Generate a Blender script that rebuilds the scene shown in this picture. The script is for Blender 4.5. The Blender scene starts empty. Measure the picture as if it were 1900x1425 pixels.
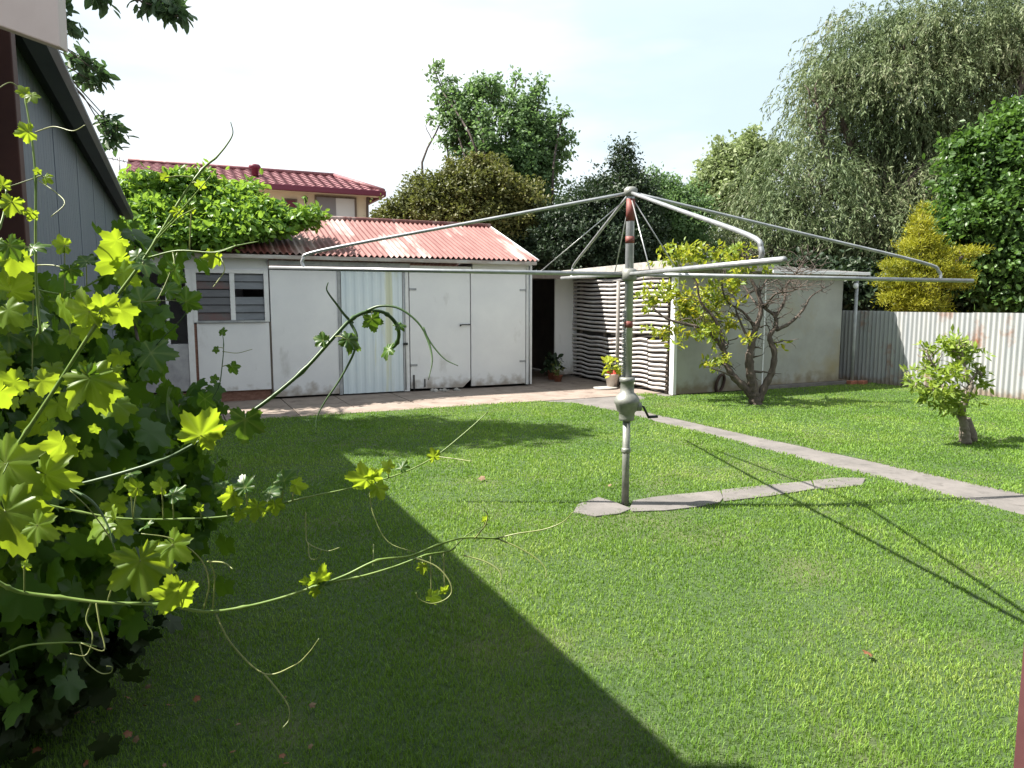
import bpy, math, random
import numpy as np
from mathutils import Vector
C = bpy.context.scene.collection
S = bpy.context.scene
rnd = random.Random(7)
R = np.random.RandomState(11)
rad = math.radians

# ------------------------------------------------------------------ camera
HC = 1.55
YAW = rad(-25.0)
F = 1340.0
PITCH = math.atan(152 / F)
cam = bpy.data.cameras.new('camera'); cam.sensor_width = 36; cam.lens = 36 * F / 1900
cam.clip_start = 0.05; cam.clip_end = 5000
co = bpy.data.objects.new('camera', cam); C.objects.link(co)
co.location = (0, 0, HC); co.rotation_euler = (rad(90) - PITCH, 0, YAW)
S.camera = co

# ------------------------------------------------------------------ light
SUN_EL = rad(52); SUN_AZ = rad(-64.5)          # azimuth clockwise from +Y
sd = Vector((math.sin(SUN_AZ) * math.cos(SUN_EL), math.cos(SUN_AZ) * math.cos(SUN_EL), math.sin(SUN_EL)))
sl = bpy.data.lights.new('sun', 'SUN'); sl.energy = 5.0; sl.angle = rad(0.53); sl.color = (1, .95, .86)
so = bpy.data.objects.new('sun', sl); C.objects.link(so); so.location = (-20, 10, 30)
so.rotation_euler = sd.to_track_quat('Z', 'Y').to_euler()
W = bpy.data.worlds.new('World'); S.world = W; W.use_nodes = True
nt = W.node_tree; nt.nodes.clear()
def N(t, ty, **kw):
    n = t.nodes.new(ty)
    for k, v in kw.items(): setattr(n, k, v)
    return n
out = N(nt, 'ShaderNodeOutputWorld'); bg = N(nt, 'ShaderNodeBackground'); bg.inputs[1].default_value = 0.05
sky = N(nt, 'ShaderNodeTexSky', sky_type='NISHITA', sun_disc=False, sun_elevation=SUN_EL, sun_rotation=SUN_AZ)
sky.air_density = 1.0; sky.dust_density = 1.6; sky.ozone_density = 1.0
tc = N(nt, 'ShaderNodeTexCoord'); mp = N(nt, 'ShaderNodeMapping'); mp.inputs['Scale'].default_value = (1.1, 1.6, 4.2)
mp.inputs['Rotation'].default_value = (0.25, 0.35, 0.3)
nz = N(nt, 'ShaderNodeTexNoise'); nz.inputs['Scale'].default_value = 1.7; nz.inputs['Detail'].default_value = 7; nz.inputs['Roughness'].default_value = .5
cr = N(nt, 'ShaderNodeValToRGB'); cr.color_ramp.elements[0].position = .36; cr.color_ramp.elements[0].color = (.86, .86, .86, 1); cr.color_ramp.elements[1].position = .56
mx = N(nt, 'ShaderNodeMixRGB'); mx.inputs[2].default_value = (7.4, 8.0, 8.8, 1)
nt.links.new(tc.outputs['Generated'], mp.inputs[0]); nt.links.new(mp.outputs[0], nz.inputs['Vector'])
nt.links.new(nz.outputs[0], cr.inputs[0]); nt.links.new(cr.outputs[0], mx.inputs[0])
n2 = N(nt, 'ShaderNodeTexNoise'); n2.inputs['Scale'].default_value = 1.5; n2.inputs['Detail'].default_value = 6; nt.links.new(mp.outputs[0], n2.inputs['Vector'])
r2 = N(nt, 'ShaderNodeValToRGB'); r2.color_ramp.elements[0].position = .40; r2.color_ramp.elements[0].color = (.58, .70, .76, 1); r2.color_ramp.elements[1].position = .60; r2.color_ramp.elements[1].color = (.80, .83, .86, 1)
m2 = N(nt, 'ShaderNodeMixRGB', blend_type='MULTIPLY'); m2.inputs[0].default_value = 1; m2.inputs[2].default_value = (10, 10, 10, 1)
nt.links.new(n2.outputs[0], r2.inputs[0]); nt.links.new(r2.outputs[0], m2.inputs[1]); nt.links.new(m2.outputs[0], mx.inputs[2])
nt.links.new(sky.outputs[0], mx.inputs[1]); nt.links.new(mx.outputs[0], bg.inputs[0]); nt.links.new(bg.outputs[0], out.inputs[0])
S.view_settings.view_transform = 'Standard'; S.view_settings.look = 'None'; S.view_settings.gamma = 1
S.view_settings.exposure = 1.6
S.cycles.max_bounces = 8; S.cycles.transparent_max_bounces = 8

# ------------------------------------------------------------------ pixel helpers (real distances, photo measured)
fwd = np.array([math.sin(-YAW) * math.cos(PITCH), math.cos(-YAW) * math.cos(PITCH), -math.sin(PITCH)])
rt = np.array([math.cos(YAW), math.sin(YAW), 0]); up = np.cross(rt, fwd); CAM = np.array([0, 0, HC])
def ray(x, y): return (fwd * F + rt * (x - 950) - up * (y - 712.5)) / F
def atD(x, y, D): return CAM + ray(x, y) * D
def atX(x, y, X): d = ray(x, y); return CAM + d * (X / d[0])
def atY(x, y, Y): d = ray(x, y); return CAM + d * (Y / d[1])
def gr(x, y, z=0): d = ray(x, y); return CAM + d * ((z - HC) / d[2])

# ------------------------------------------------------------------ materials
def mat(name, c1, c2=None, scale=5, rough=.7, metal=0, stretch=(1, 1, 1), bump=0, bscale=40, p0=.35, p1=.65, c3=None, s3=1.5, t3=(.55, .7), st3=(1, 1, 1), spec=.4, detail=5):
    m = bpy.data.materials.new(name); m.use_nodes = True; t = m.node_tree; b = t.nodes['Principled BSDF']
    b.inputs['Roughness'].default_value = rough; b.inputs['Metallic'].default_value = metal
    b.inputs['Specular IOR Level'].default_value = spec
    b.inputs['Base Color'].default_value = (*c1, 1)
    tc = N(t, 'ShaderNodeTexCoord')
    def noise(sc, st, d=5):
        mp = N(t, 'ShaderNodeMapping'); mp.inputs['Scale'].default_value = st
        nz = N(t, 'ShaderNodeTexNoise'); nz.inputs['Scale'].default_value = sc; nz.inputs['Detail'].default_value = d; nz.inputs['Roughness'].default_value = .62
        t.links.new(tc.outputs['Object'], mp.inputs[0]); t.links.new(mp.outputs[0], nz.inputs['Vector']); return nz
    last = None
    if c2:
        nz = noise(scale, stretch, detail); r = N(t, 'ShaderNodeValToRGB')
        r.color_ramp.elements[0].position = p0; r.color_ramp.elements[0].color = (*c1, 1)
        r.color_ramp.elements[1].position = p1; r.color_ramp.elements[1].color = (*c2, 1)
        t.links.new(nz.outputs[0], r.inputs[0]); last = r.outputs[0]
    if c3:
        n3 = noise(s3, st3); r3 = N(t, 'ShaderNodeValToRGB'); r3.color_ramp.elements[0].position = t3[0]; r3.color_ramp.elements[1].position = t3[1]
        t.links.new(n3.outputs[0], r3.inputs[0]); mx = N(t, 'ShaderNodeMixRGB'); mx.inputs[1].default_value = (*c1, 1); mx.inputs[2].default_value = (*c3, 1)
        if last: t.links.new(last, mx.inputs[1])
        t.links.new(r3.outputs[0], mx.inputs[0]); last = mx.outputs[0]
    if last: t.links.new(last, b.inputs['Base Color'])
    if bump:
        nb = noise(bscale, (1, 1, 1)); bp = N(t, 'ShaderNodeBump'); bp.inputs['Strength'].default_value = bump; bp.inputs['Distance'].default_value = .02
        t.links.new(nb.outputs[0], bp.inputs['Height']); t.links.new(bp.outputs[0], b.inputs['Normal'])
    return m
def leafmat(name, cols, trans, tmix=.4, rough=.5, nscale=.6, spec=.35):
    """leaf colour varies leaf by leaf and in broad patches; light passes through the blade"""
    m = bpy.data.materials.new(name); m.use_nodes = True; t = m.node_tree; b = t.nodes['Principled BSDF']; o = t.nodes['Material Output']
    b.inputs['Roughness'].default_value = rough; b.inputs['Specular IOR Level'].default_value = spec
    g = N(t, 'ShaderNodeNewGeometry'); r = N(t, 'ShaderNodeValToRGB'); tc = N(t, 'ShaderNodeTexCoord')
    nz = N(t, 'ShaderNodeTexNoise'); nz.inputs['Scale'].default_value = nscale; nz.inputs['Detail'].default_value = 4
    t.links.new(tc.outputs['Object'], nz.inputs['Vector'])
    a = N(t, 'ShaderNodeMath', operation='MULTIPLY'); a.inputs[1].default_value = .5
    t.links.new(g.outputs['Random Per Island'], a.inputs[0])
    a2 = N(t, 'ShaderNodeMath', operation='MULTIPLY_ADD'); a2.inputs[1].default_value = 1.7; a2.inputs[2].default_value = -.6
    t.links.new(nz.outputs[0], a2.inputs[0])
    a3 = N(t, 'ShaderNodeMath', operation='ADD'); t.links.new(a.outputs[0], a3.inputs[0]); t.links.new(a2.outputs[0], a3.inputs[1])
    els = r.color_ramp.elements
    while len(els) < len(cols): els.new(.5)
    for i, c in enumerate(cols): els[i].position = i / (len(cols) - 1); els[i].color = (*c, 1)
    t.links.new(a3.outputs[0], r.inputs[0]); t.links.new(r.outputs[0], b.inputs['Base Color'])
    tr = N(t, 'ShaderNodeBsdfTranslucent'); mc = N(t, 'ShaderNodeMixRGB', blend_type='MIX'); mc.inputs[0].default_value = .65
    t.links.new(r.outputs[0], mc.inputs[1]); mc.inputs[2].default_value = (*trans, 1); t.links.new(mc.outputs[0], tr.inputs[0])
    if 'grape' in name:
        va = N(t, 'ShaderNodeAttribute', attribute_name='vein'); vm = N(t, 'ShaderNodeMixRGB'); vm.inputs[2].default_value = (.30, .36, .10, 1)
        f_ = N(t, 'ShaderNodeMath', operation='MULTIPLY'); f_.inputs[1].default_value = .55; t.links.new(va.outputs['Fac'], f_.inputs[0]); t.links.new(f_.outputs[0], vm.inputs[0])
        t.links.new(r.outputs[0], vm.inputs[1]); t.links.new(vm.outputs[0], b.inputs['Base Color']); t.links.new(vm.outputs[0], mc.inputs[1])
    ms = N(t, 'ShaderNodeMixShader'); ms.inputs[0].default_value = tmix
    t.links.new(b.outputs[0], ms.inputs[1]); t.links.new(tr.outputs[0], ms.inputs[2]); t.links.new(ms.outputs[0], o.inputs[0])
    return m

M = {}
M['white'] = mat('white_paint', (.66, .66, .69), (.73, .73, .75), 1.3, .6, c3=(.42, .41, .40), s3=2.2, t3=(.60, .80), st3=(1, 1, .5), bump=.05)
M['white2'] = mat('white_trim', (.72, .72, .74), (.62, .62, .63), 6, .6)
M['bluewhite'] = mat('pale_steel_paint', (.58, .66, .72), (.65, .71, .75), 1.5, .45, c3=(.58, .60, .46), s3=1.3, t3=(.58, .66), st3=(2.5, 1, .15))
M['greypanel'] = mat('weathered_panel', (.27, .27, .29), (.40, .40, .42), 4, .8, bump=.1)
M['dark'] = mat('interior_gloom', (.03, .027, .025), (.05, .045, .04), 3, .9)  # near-black surfaces: the gloom indoors is put into the colour
M['darkwood'] = mat('dark_timber', (.09, .07, .06), (.16, .13, .11), 9, .8, stretch=(1, 1, .2))
M['brick'] = mat('brown_brick', (.15, .07, .05), (.24, .13, .10), 14, .9, stretch=(1, 1, 3))
M['rail'] = mat('grey_rail', (.24, .25, .27), (.38, .39, .4), 6, .5)
M['gutter'] = mat('grey_gutter', (.42, .40, .38), (.28, .22, .19), 7, .6, stretch=(.5, 1, 2))
M['glass'] = mat('dusty_glass', (.03, .033, .038), (.07, .07, .08), 5, .15, spec=.5, stretch=(.6, 1, 3))
M['glassred'] = mat('rusty_louvre', (.12, .05, .045), (.08, .07, .07), 5, .4)
M['louvre'] = mat('louvre_glass', (.10, .11, .125), (.16, .17, .19), 4, .25, stretch=(.5, 1, 2))
M['roof'] = mat('rusty_red_roof', (.115, .028, .024), (.19, .08, .07), 3.2, .6, stretch=(2.4, .35, .3), p0=.3, p1=.7,
                c3=(.33, .25, .23), s3=1.9, t3=(.52, .66), st3=(1.5, .3, .1))
M['roofgrey'] = mat('grey_iron_roof', (.20, .19, .19), (.34, .32, .30), 4, .6, stretch=(.4, 2, 1), c3=(.16, .10, .08), s3=5)
M['cement'] = mat('old_cement_sheet', (.40, .38, .36), (.28, .26, .24), 7, .9, c3=(.2, .2, .18), s3=9, t3=(.5, .75))
M['cream'] = mat('cream_render', (.27, .27, .25), (.34, .34, .315), 1.5, .8, c3=(.28, .24, .15), s3=.9, t3=(.5, .75), bump=.06, bscale=60)
M['corr'] = mat('white_corrugated', (.52, .50, .49), (.42, .39, .38), 4, .5, c3=(.34, .24, .20), s3=3, t3=(.62, .75))
M['fence'] = mat('galvanised_fence', (.28, .295, .31), (.36, .36, .355), 2.5, .5, stretch=(1, 3, .3), c3=(.24, .11, .06), s3=1.6, t3=(.57, .72), st3=(1, 1.2, 1))
M['fencetim'] = mat('fence_rail_timber', (.2, .17, .14), (.3, .26, .22), 8, .9)
M['galv'] = mat('galvanised_steel', (.30, .31, .32), (.42, .43, .44), 12, .38, .6, bump=.04)
M['galvd'] = mat('dull_galvanised', (.15, .155, .14), (.27, .275, .25), 9, .5, .35, bump=.08)
M['iron'] = mat('black_iron', (.03, .03, .035), rough=.4, metal=.4)
M['redpaint'] = mat('faded_red_paint', (.20, .04, .03), (.16, .07, .06), 30, .6)
M['wire'] = mat('stay_wire', (.5, .5, .5), rough=.35, metal=.7)
M['garage'] = mat('blue_grey_cladding', (.10, .12, .165), (.125, .145, .185), 5, .6, stretch=(1, 4, .3), bump=.03)
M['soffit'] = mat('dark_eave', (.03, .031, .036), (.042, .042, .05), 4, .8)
M['garroof'] = mat('garage_roof', (.2, .2, .22), (.26, .26, .28), 4, .5)
M['gutgrey'] = mat('garage_gutter', (.035, .035, .042), (.06, .06, .07), 3, .55, stretch=(1, .3, 1))
M['maroon'] = mat('maroon_paint', (.045, .014, .012), (.065, .022, .018), 6, .7)
M['maroon2'] = mat('maroon_post_paint', (.075, .028, .03), (.10, .04, .042), 6, .6)
M['pink'] = mat('pale_pink_board', (.50, .43, .42), (.55, .48, .47), 5, .6)
M['oldwood'] = mat('grey_weathered_wood', (.16, .14, .13), (.30, .28, .26), 14, .9, stretch=(3, 3, .2), bump=.2)
M['tile'] = mat('red_roof_tile', (.15, .05, .06), (.23, .09, .10), 9, .6, c3=(.38, .22, .22), s3=7, t3=(.55, .75))
M['maroontrim'] = mat('maroon_fascia', (.14, .022, .045), rough=.5)
M['housewall'] = mat('cream_brickwork', (.66, .59, .46), (.70, .63, .50), 3, .8)
M['curtain'] = mat('blind_behind_glass', (.60, .62, .64), rough=.25)
M['winscreen'] = mat('insect_screen', (.22, .22, .24), rough=.5)
M['concrete'] = mat('path_concrete', (.115, .106, .10), (.165, .15, .142), 3, .9, c3=(.06, .055, .05), s3=9, t3=(.55, .8), bump=.12)
M['paving'] = mat('pink_paving', (.19, .15, .125), (.26, .21, .18), 3, .9, c3=(.10, .065, .05), s3=4, t3=(.55, .75), bump=.1)
M['soil'] = mat('dry_soil', (.12, .085, .06), (.18, .13, .09), 3, .95, bump=.2)
M['lawnbase'] = mat('lawn_thatch', (.035, .065, .02), (.06, .10, .03), 26, .95, c3=(.12, .12, .055), s3=1.1, t3=(.5, .8), bump=.6, bscale=90)
M['bark'] = mat('grey_brown_bark', (.055, .042, .035), (.115, .09, .075), 18, .9, stretch=(1, 1, .35), bump=.4, bscale=50)
M['barkdark'] = mat('dark_bark', (.05, .04, .035), (.10, .08, .07), 14, .95, bump=.3)
M['barkpale'] = mat('pale_bark', (.13, .105, .085), (.22, .185, .155), 12, .9, bump=.4, bscale=60)
M['terracotta'] = mat('terracotta', (.34, .13, .08), (.26, .10, .07), 8, .8)
M['potwhite'] = mat('pale_pot', (.55, .50, .46), (.46, .38, .32), 6, .7)
M['rubber'] = mat('dark_rubber', (.06, .035, .03), rough=.8)
M['deadleaf'] = mat('dead_leaf', (.15, .04, .018), (.20, .09, .04), 20, .7)
M['deadleaf2'] = mat('pale_dead_leaf', (.20, .14, .08), (.14, .08, .05), 20, .8)
M['antenna'] = mat('aerial_metal', (.12, .12, .13), rough=.4, metal=.5)

M['grass'] = leafmat('grass_blade', [(.065, .14, .02), (.125, .235, .032), (.19, .305, .048), (.29, .37, .09)], (.27, .46, .035), .30, .55, .8)
M['vine'] = leafmat('grape_leaf', [(.022, .060, .014), (.04, .098, .018), (.075, .15, .026)], (.18, .32, .012), .45, .38, 2.0)
M['vineshade'] = leafmat('shaded_grape_leaf', [(.010, .016, .006), (.018, .035, .010), (.035, .05, .016)], (.02, .05, .005), .2, .6, 2.0)  # leaf colour darkened to hold the deep shade under the vine
M['viney'] = leafmat('sunlit_grape_leaf', [(.08, .16, .02), (.13, .22, .025), (.2, .28, .04)], (.46, .60, .02), .58, .42, 2.0)  # brighter, yellower leaf: sun shining through is put into the colour
M['cane'] = mat('green_cane', (.09, .16, .025), (.16, .23, .05), 9, .4)
M['caneshade'] = mat('shaded_green_cane', (.035, .075, .02), (.05, .10, .03), 9, .4)  # darker copy of the cane colour, for shoots in shade
M['tendril'] = mat('pale_tendril', (.16, .2, .06), (.24, .26, .1), 9, .4)
M['roofvine'] = leafmat('roof_vine_leaf', [(.05, .13, .02), (.10, .21, .03), (.17, .29, .045)], (.34, .52, .05), .42, .42, 1.4)
M['ctree'] = leafmat('locust_leaf', [(.06, .11, .045), (.10, .175, .07), (.17, .25, .11)], (.20, .34, .09), .4, .5, .5)
M['olive'] = leafmat('olive_brown_leaf', [(.045, .06, .02), (.10, .11, .03), (.17, .15, .045)], (.18, .21, .04), .3, .5, .6)
M['darktree'] = leafmat('dark_evergreen_leaf', [(.012, .025, .012), (.022, .042, .02), (.05, .075, .035)], (.05, .09, .02), .2, .5, .8)
M['pepper'] = leafmat('pepper_leaf', [(.05, .085, .036), (.10, .145, .06), (.17, .21, .10), (.20, .19, .12)], (.16, .22, .08), .3, .55, .45)
M['paleshrub'] = leafmat('pale_shrub_leaf', [(.13, .17, .075), (.22, .27, .12), (.34, .38, .22)], (.30, .40, .14), .35, .5, .8)
M['bright'] = leafmat('bright_green_leaf', [(.028, .06, .016), (.06, .12, .028), (.12, .20, .05)], (.16, .32, .04), .32, .4, .6)
M['gold'] = leafmat('golden_conifer_leaf', [(.09, .12, .012), (.25, .26, .018), (.44, .40, .03)], (.46, .46, .02), .35, .55, 1.2)
M['fruit'] = leafmat('yellowing_fruit_leaf', [(.09, .16, .02), (.16, .24, .03), (.28, .31, .03), (.46, .36, .02)], (.46, .50, .03), .42, .45, 2.6)
M['smalltree'] = leafmat('lime_green_leaf', [(.11, .18, .025), (.19, .27, .04), (.28, .34, .06)], (.40, .52, .04), .4, .45, 2)
M['lefttree'] = leafmat('left_tree_leaf', [(.03, .06, .03), (.055, .10, .045), (.09, .14, .06)], (.10, .2, .05), .3, .5, .8)
M['potleaf'] = leafmat('pot_plant_leaf', [(.2, .28, .02), (.35, .40, .03), (.45, .45, .05)], (.5, .55, .03), .4, .45, 5)
M['redflower'] = mat('red_petal', (.45, .06, .04), rough=.6)

def base_dirt(m, col, z1):
    t = m.node_tree; b = t.nodes['Principled BSDF']; src = b.inputs['Base Color'].links[0].from_socket
    tc = N(t, 'ShaderNodeTexCoord'); sp = N(t, 'ShaderNodeSeparateXYZ'); t.links.new(tc.outputs['Object'], sp.inputs[0])
    nz = N(t, 'ShaderNodeTexNoise'); nz.inputs['Scale'].default_value = 7; nz.inputs['Detail'].default_value = 8; t.links.new(tc.outputs['Object'], nz.inputs['Vector'])
    a = N(t, 'ShaderNodeMath', operation='MULTIPLY_ADD'); a.inputs[1].default_value = -1/z1; a.inputs[2].default_value = .42; t.links.new(sp.outputs[2], a.inputs[0])
    c = N(t, 'ShaderNodeMath', operation='ADD'); t.links.new(a.outputs[0], c.inputs[0]); t.links.new(nz.outputs[0], c.inputs[1])
    r = N(t, 'ShaderNodeValToRGB'); r.color_ramp.elements[0].position = .5; r.color_ramp.elements[1].position = .85; t.links.new(c.outputs[0], r.inputs[0])
    mx = N(t, 'ShaderNodeMixRGB'); mx.inputs[2].default_value = (*col, 1); t.links.new(src, mx.inputs[1]); t.links.new(r.outputs[0], mx.inputs[0]); t.links.new(mx.outputs[0], b.inputs['Base Color'])
base_dirt(M['white'], (.34, .30, .27), .55); base_dirt(M['cream'], (.20, .17, .12), .6); base_dirt(M['fence'], (.22, .18, .14), .35)

# ------------------------------------------------------------------ mesh helpers
OFF = {}
def tag(o, label=None, cat=None, group=None, kind=None):
    if label: o['label'] = label
    if cat: o['category'] = cat
    if group: o['group'] = group
    if kind: o['kind'] = kind
    return o
def thing(name, label, cat, loc=(0, 0, 0), group=None):
    o = bpy.data.objects.new(name, None); o.empty_display_size = .1; C.objects.link(o); o.location = tuple(loc)
    OFF[o] = np.array(loc, float); return tag(o, label, cat, group)
def link(name, me, m, parent=None, loc=None):
    o = bpy.data.objects.new(name, me); C.objects.link(o)
    me.materials.append(M[m] if isinstance(m, str) else m)
    if parent is not None: o.parent = parent; OFF[o] = OFF[parent]
    else: o.location = tuple(loc if loc is not None else (0, 0, 0)); OFF[o] = np.array(o.location, float)
    return o
class MB:
    def __init__(s): s.v = []; s.f = []; s.sm = []
    def add(s, vs, fs, smooth=False):
        b = len(s.v); s.v += [tuple(map(float, p)) for p in vs]; s.f += [tuple(b + i for i in f) for f in fs]; s.sm += [smooth] * len(fs); return s
    def box(s, x0, x1, y0, y1, z0, z1):
        return s.add([(x0,y0,z0),(x1,y0,z0),(x1,y1,z0),(x0,y1,z0),(x0,y0,z1),(x1,y0,z1),(x1,y1,z1),(x0,y1,z1)],
                     [(0,3,2,1),(4,5,6,7),(0,1,5,4),(1,2,6,5),(2,3,7,6),(3,0,4,7)])
    def tube(s, pts, r, n=8, cap=True):
        pts = [np.array(p, float) for p in pts]; k = len(pts)
        rs = list(r) if hasattr(r, '__len__') else [r] * k
        if len(rs) != k: rs = list(np.interp(np.linspace(0, 1, k), np.linspace(0, 1, len(rs)), rs))
        vs = []; fs = []
        t0 = pts[1] - pts[0]; t0 /= np.linalg.norm(t0)
        a = np.array([0, 0, 1.]) if abs(t0[2]) < .9 else np.array([1., 0, 0]); u = np.cross(t0, a); u /= np.linalg.norm(u)
        for i in range(k):
            t = pts[min(i + 1, k - 1)] - pts[max(i - 1, 0)]; t /= (np.linalg.norm(t) + 1e-9)
            u = u - t * (u @ t); u /= (np.linalg.norm(u) + 1e-9); w = np.cross(t, u)
            for j in range(n):
                an = 2 * math.pi * j / n; vs.append(pts[i] + rs[i] * (math.cos(an) * u + math.sin(an) * w))
        for i in range(k - 1):
            for j in range(n):
                fs.append((i*n+j, i*n+(j+1)%n, (i+1)*n+(j+1)%n, (i+1)*n+j))
        if cap: fs.append(tuple(range(n))[::-1]); fs.append(tuple((k-1)*n+j for j in range(n)))
        return s.add(vs, fs, True)
    def lathe(s, c, prof, n=20):
        vs = []; fs = []
        for r, z in prof:
            for j in range(n):
                a = 2*math.pi*j/n; vs.append((c[0]+r*math.cos(a), c[1]+r*math.sin(a), c[2]+z))
        for i in range(len(prof)-1):
            for j in range(n): fs.append((i*n+j, i*n+(j+1)%n, (i+1)*n+(j+1)%n, (i+1)*n+j))
        fs.append(tuple(range(n))[::-1]); fs.append(tuple((len(prof)-1)*n+j for j in range(n)))
        return s.add(vs, fs, True)
    def prism(s, poly, z0, z1):
        n = len(poly); vs = [(*p, z0) for p in poly] + [(*p, z1) for p in poly]
        return s.add(vs, [tuple(range(n))[::-1], tuple(range(n, 2*n))] + [(i, (i+1)%n, (i+1)%n+n, i+n) for i in range(n)])
    def build(s, name, m, parent=None, loc=None, bevel=0):
        off = OFF[parent] if parent is not None else np.array(loc if loc is not None else (0, 0, 0), float)
        me = bpy.data.meshes.new(name); me.from_pydata([tuple(np.array(v) - off) for v in s.v], [], s.f)
        me.polygons.foreach_set('use_smooth', s.sm); me.update()
        o = link(name, me, m, parent, loc)
        if bevel:
            b = o.modifiers.new('bevel', 'BEVEL'); b.width = bevel; b.segments = 2; b.limit_method = 'ANGLE'; b.angle_limit = rad(50)
        return o
def npmesh(name, V, faces, m, parent=None, loc=None, smooth=False):
    """V (n,3), faces (k,c) integer array"""
    off = OFF[parent] if parent is not None else np.array(loc if loc is not None else (0, 0, 0), float)
    me = bpy.data.meshes.new(name); V = np.asarray(V, np.float32) - off.astype(np.float32); k, c = faces.shape
    me.vertices.add(len(V)); me.vertices.foreach_set('co', V.ravel())
    me.loops.add(k*c); me.loops.foreach_set('vertex_index', faces.astype(np.int32).ravel())
    me.polygons.add(k); me.polygons.foreach_set('loop_start', np.arange(0, k*c, c, dtype=np.int32)); me.polygons.foreach_set('loop_total', np.full(k, c, np.int32))
    me.polygons.foreach_set('use_smooth', np.full(k, smooth, bool))
    me.update(calc_edges=True); me.validate()
    return link(name, me, m, parent, loc)
def scatter(tv, tf, pos, T, Nn, size):
    """instances of template (tv,tf): local y=T (tip), z=Nn (normal)"""
    T = T / (np.linalg.norm(T, axis=1, keepdims=True) + 1e-9)
    X = np.cross(T, Nn); X /= (np.linalg.norm(X, axis=1, keepdims=True) + 1e-9); Z = np.cross(X, T)
    size = np.asarray(size).reshape(-1, 1, 1)
    V = pos[:, None, :] + size * (tv[None, :, 0:1]*X[:, None, :] + tv[None, :, 1:2]*T[:, None, :] + tv[None, :, 2:3]*Z[:, None, :])
    k = len(tv); Fc = tf[None] + (np.arange(len(pos)) * k)[:, None, None]
    return V.reshape(-1, 3), Fc.reshape(-1, tf.shape[1])
DIAM = (np.array([(0,0,0),(.26,.45,.05),(0,1,0),(-.26,.45,.05)], float), np.array([[0,1,2],[0,2,3]]))
NARR = (np.array([(0,0,0),(.10,.5,.0),(0,1,-.05),(-.10,.5,.0)], float), np.array([[0,1,2],[0,2,3]]))
def oval():
    v = [(0,0,0),(.2,.2,.03),(.3,.5,.05),(.17,.82,.02),(0,1,-.06),(-.17,.82,.02),(-.3,.5,.05),(-.2,.2,.03),(0,.5,-.02)]
    f = [(8,i,(i+1)%8) for i in range(8)]
    return np.array(v, float), np.array(f)
OVAL = oval()
def grape(n=44, rings=3, fold=.0, droop=.20, wave=.012):
    lobes = [(90,1.0,40),(32,.88,38),(148,.88,38),(-30,.68,40),(210,.68,40)]
    vs = [(0,0,0)]
    ths = np.linspace(-84, 264, n)
    rr = []
    for i, th in enumerate(ths):
        r = .54
        for c, L, w in lobes:
            d = abs(th - c); r = max(r, L * max(0, 1 - (d / w) ** 1.2 * .50) if d < w*1.05 else 0)
        if th < -66 or th > 246: r = .34
        r *= 1 + (.06 if i % 2 else -.05) + .02*math.sin(i*1.7)
        rr.append(r)
    for k in range(1, rings+1):
        q = k / rings
        for i, th in enumerate(ths):
            a = rad(th); ridge = min(abs(th - c) for c, _, _ in lobes) / 30
            z = fold*abs(math.cos(a))*rr[i]*q - droop*(rr[i]*q)**2 + .055*min(1, ridge)*q*rr[i] + wave*math.sin(i*.9)*q*q*2
            vs.append((math.cos(a)*rr[i]*q, math.sin(a)*rr[i]*q, z))
    fs = [(0, 1+i, 2+i) for i in range(n-1)]
    for k in range(rings-1):
        for i in range(n-1):
            a, b, c, d = 1+k*n+i, 2+k*n+i, 2+(k+1)*n+i, 1+(k+1)*n+i
            fs += [(a, d, c), (a, c, b)]
    return np.array(vs)*.6, np.array(fs)
GRAPE = grape(60, 4)
GVAR = [GRAPE, grape(60, 4, .35, .3, .03), grape(60, 4, -.25, .05, .035), grape(60, 4, .15, .5, .04)]
VEIN = [1.0]+[max(0, 1-min(abs(th-c) for c in (90, 32, 148, -30, 210))/5.5) for k in range(4) for th in np.linspace(-84, 264, 60)]; GRAPEL = grape(36, 2)
def unit(n, rs=R):
    v = rs.normal(size=(n, 3)); return v / np.linalg.norm(v, axis=1, keepdims=True)

def crown_pts(ells, nclump, per, crad, surf=.55, rs=R):
    """ells: (centre, radii) list; leaf points in clumps spread through the ellipsoids, mostly near their surface"""
    vol = np.array([e[1][0]*e[1][1]*e[1][2] for e in ells])**.75; vol /= vol.sum()
    P = []; O = []
    for (c, r), w in zip(ells, vol):
        k = max(3, int(nclump*w)); u = unit(k, rs); q = surf + (1.05-surf)*rs.rand(k, 1)**.6
        q *= 1 + .17*rs.normal(size=(k, 1))
        cc = np.array(c) + u*q*np.array(r)
        n = rs.poisson(per, k)
        idx = np.repeat(np.arange(k), n)
        d = rs.normal(size=(len(idx), 3)) * crad * (.6 + .8*rs.rand(k, 1)[idx]); d[:, 2] *= .7
        P.append(cc[idx] + d); O.append(u[idx])
    return np.concatenate(P), np.concatenate(O)
def leaves(name, P, O, m, parent, size, tmpl=DIAM, droop=.2, smin=.6):
    n = len(P); T = unit(n) + O*.6; T[:, 2] -= droop
    Nn = unit(n)*.9 + np.array([0, 0, .8]) + O*.4
    V, Fc = scatter(*tmpl, P, T, Nn, size*(smin + (1.4-smin)*R.rand(n)))
    return npmesh(name, V, Fc, m, parent)
def wig(a, b, n, amt, rs=rnd):
    a = np.array(a, float); b = np.array(b, float); L = np.linalg.norm(b-a); pts = []
    for i in range(n+1):
        t = i/n; p = a + (b-a)*t
        if 0 < i < n: p = p + np.array([rs.gauss(0, 1), rs.gauss(0, 1), rs.gauss(0, .5)])*amt*L
        pts.append(p)
    return pts
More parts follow.
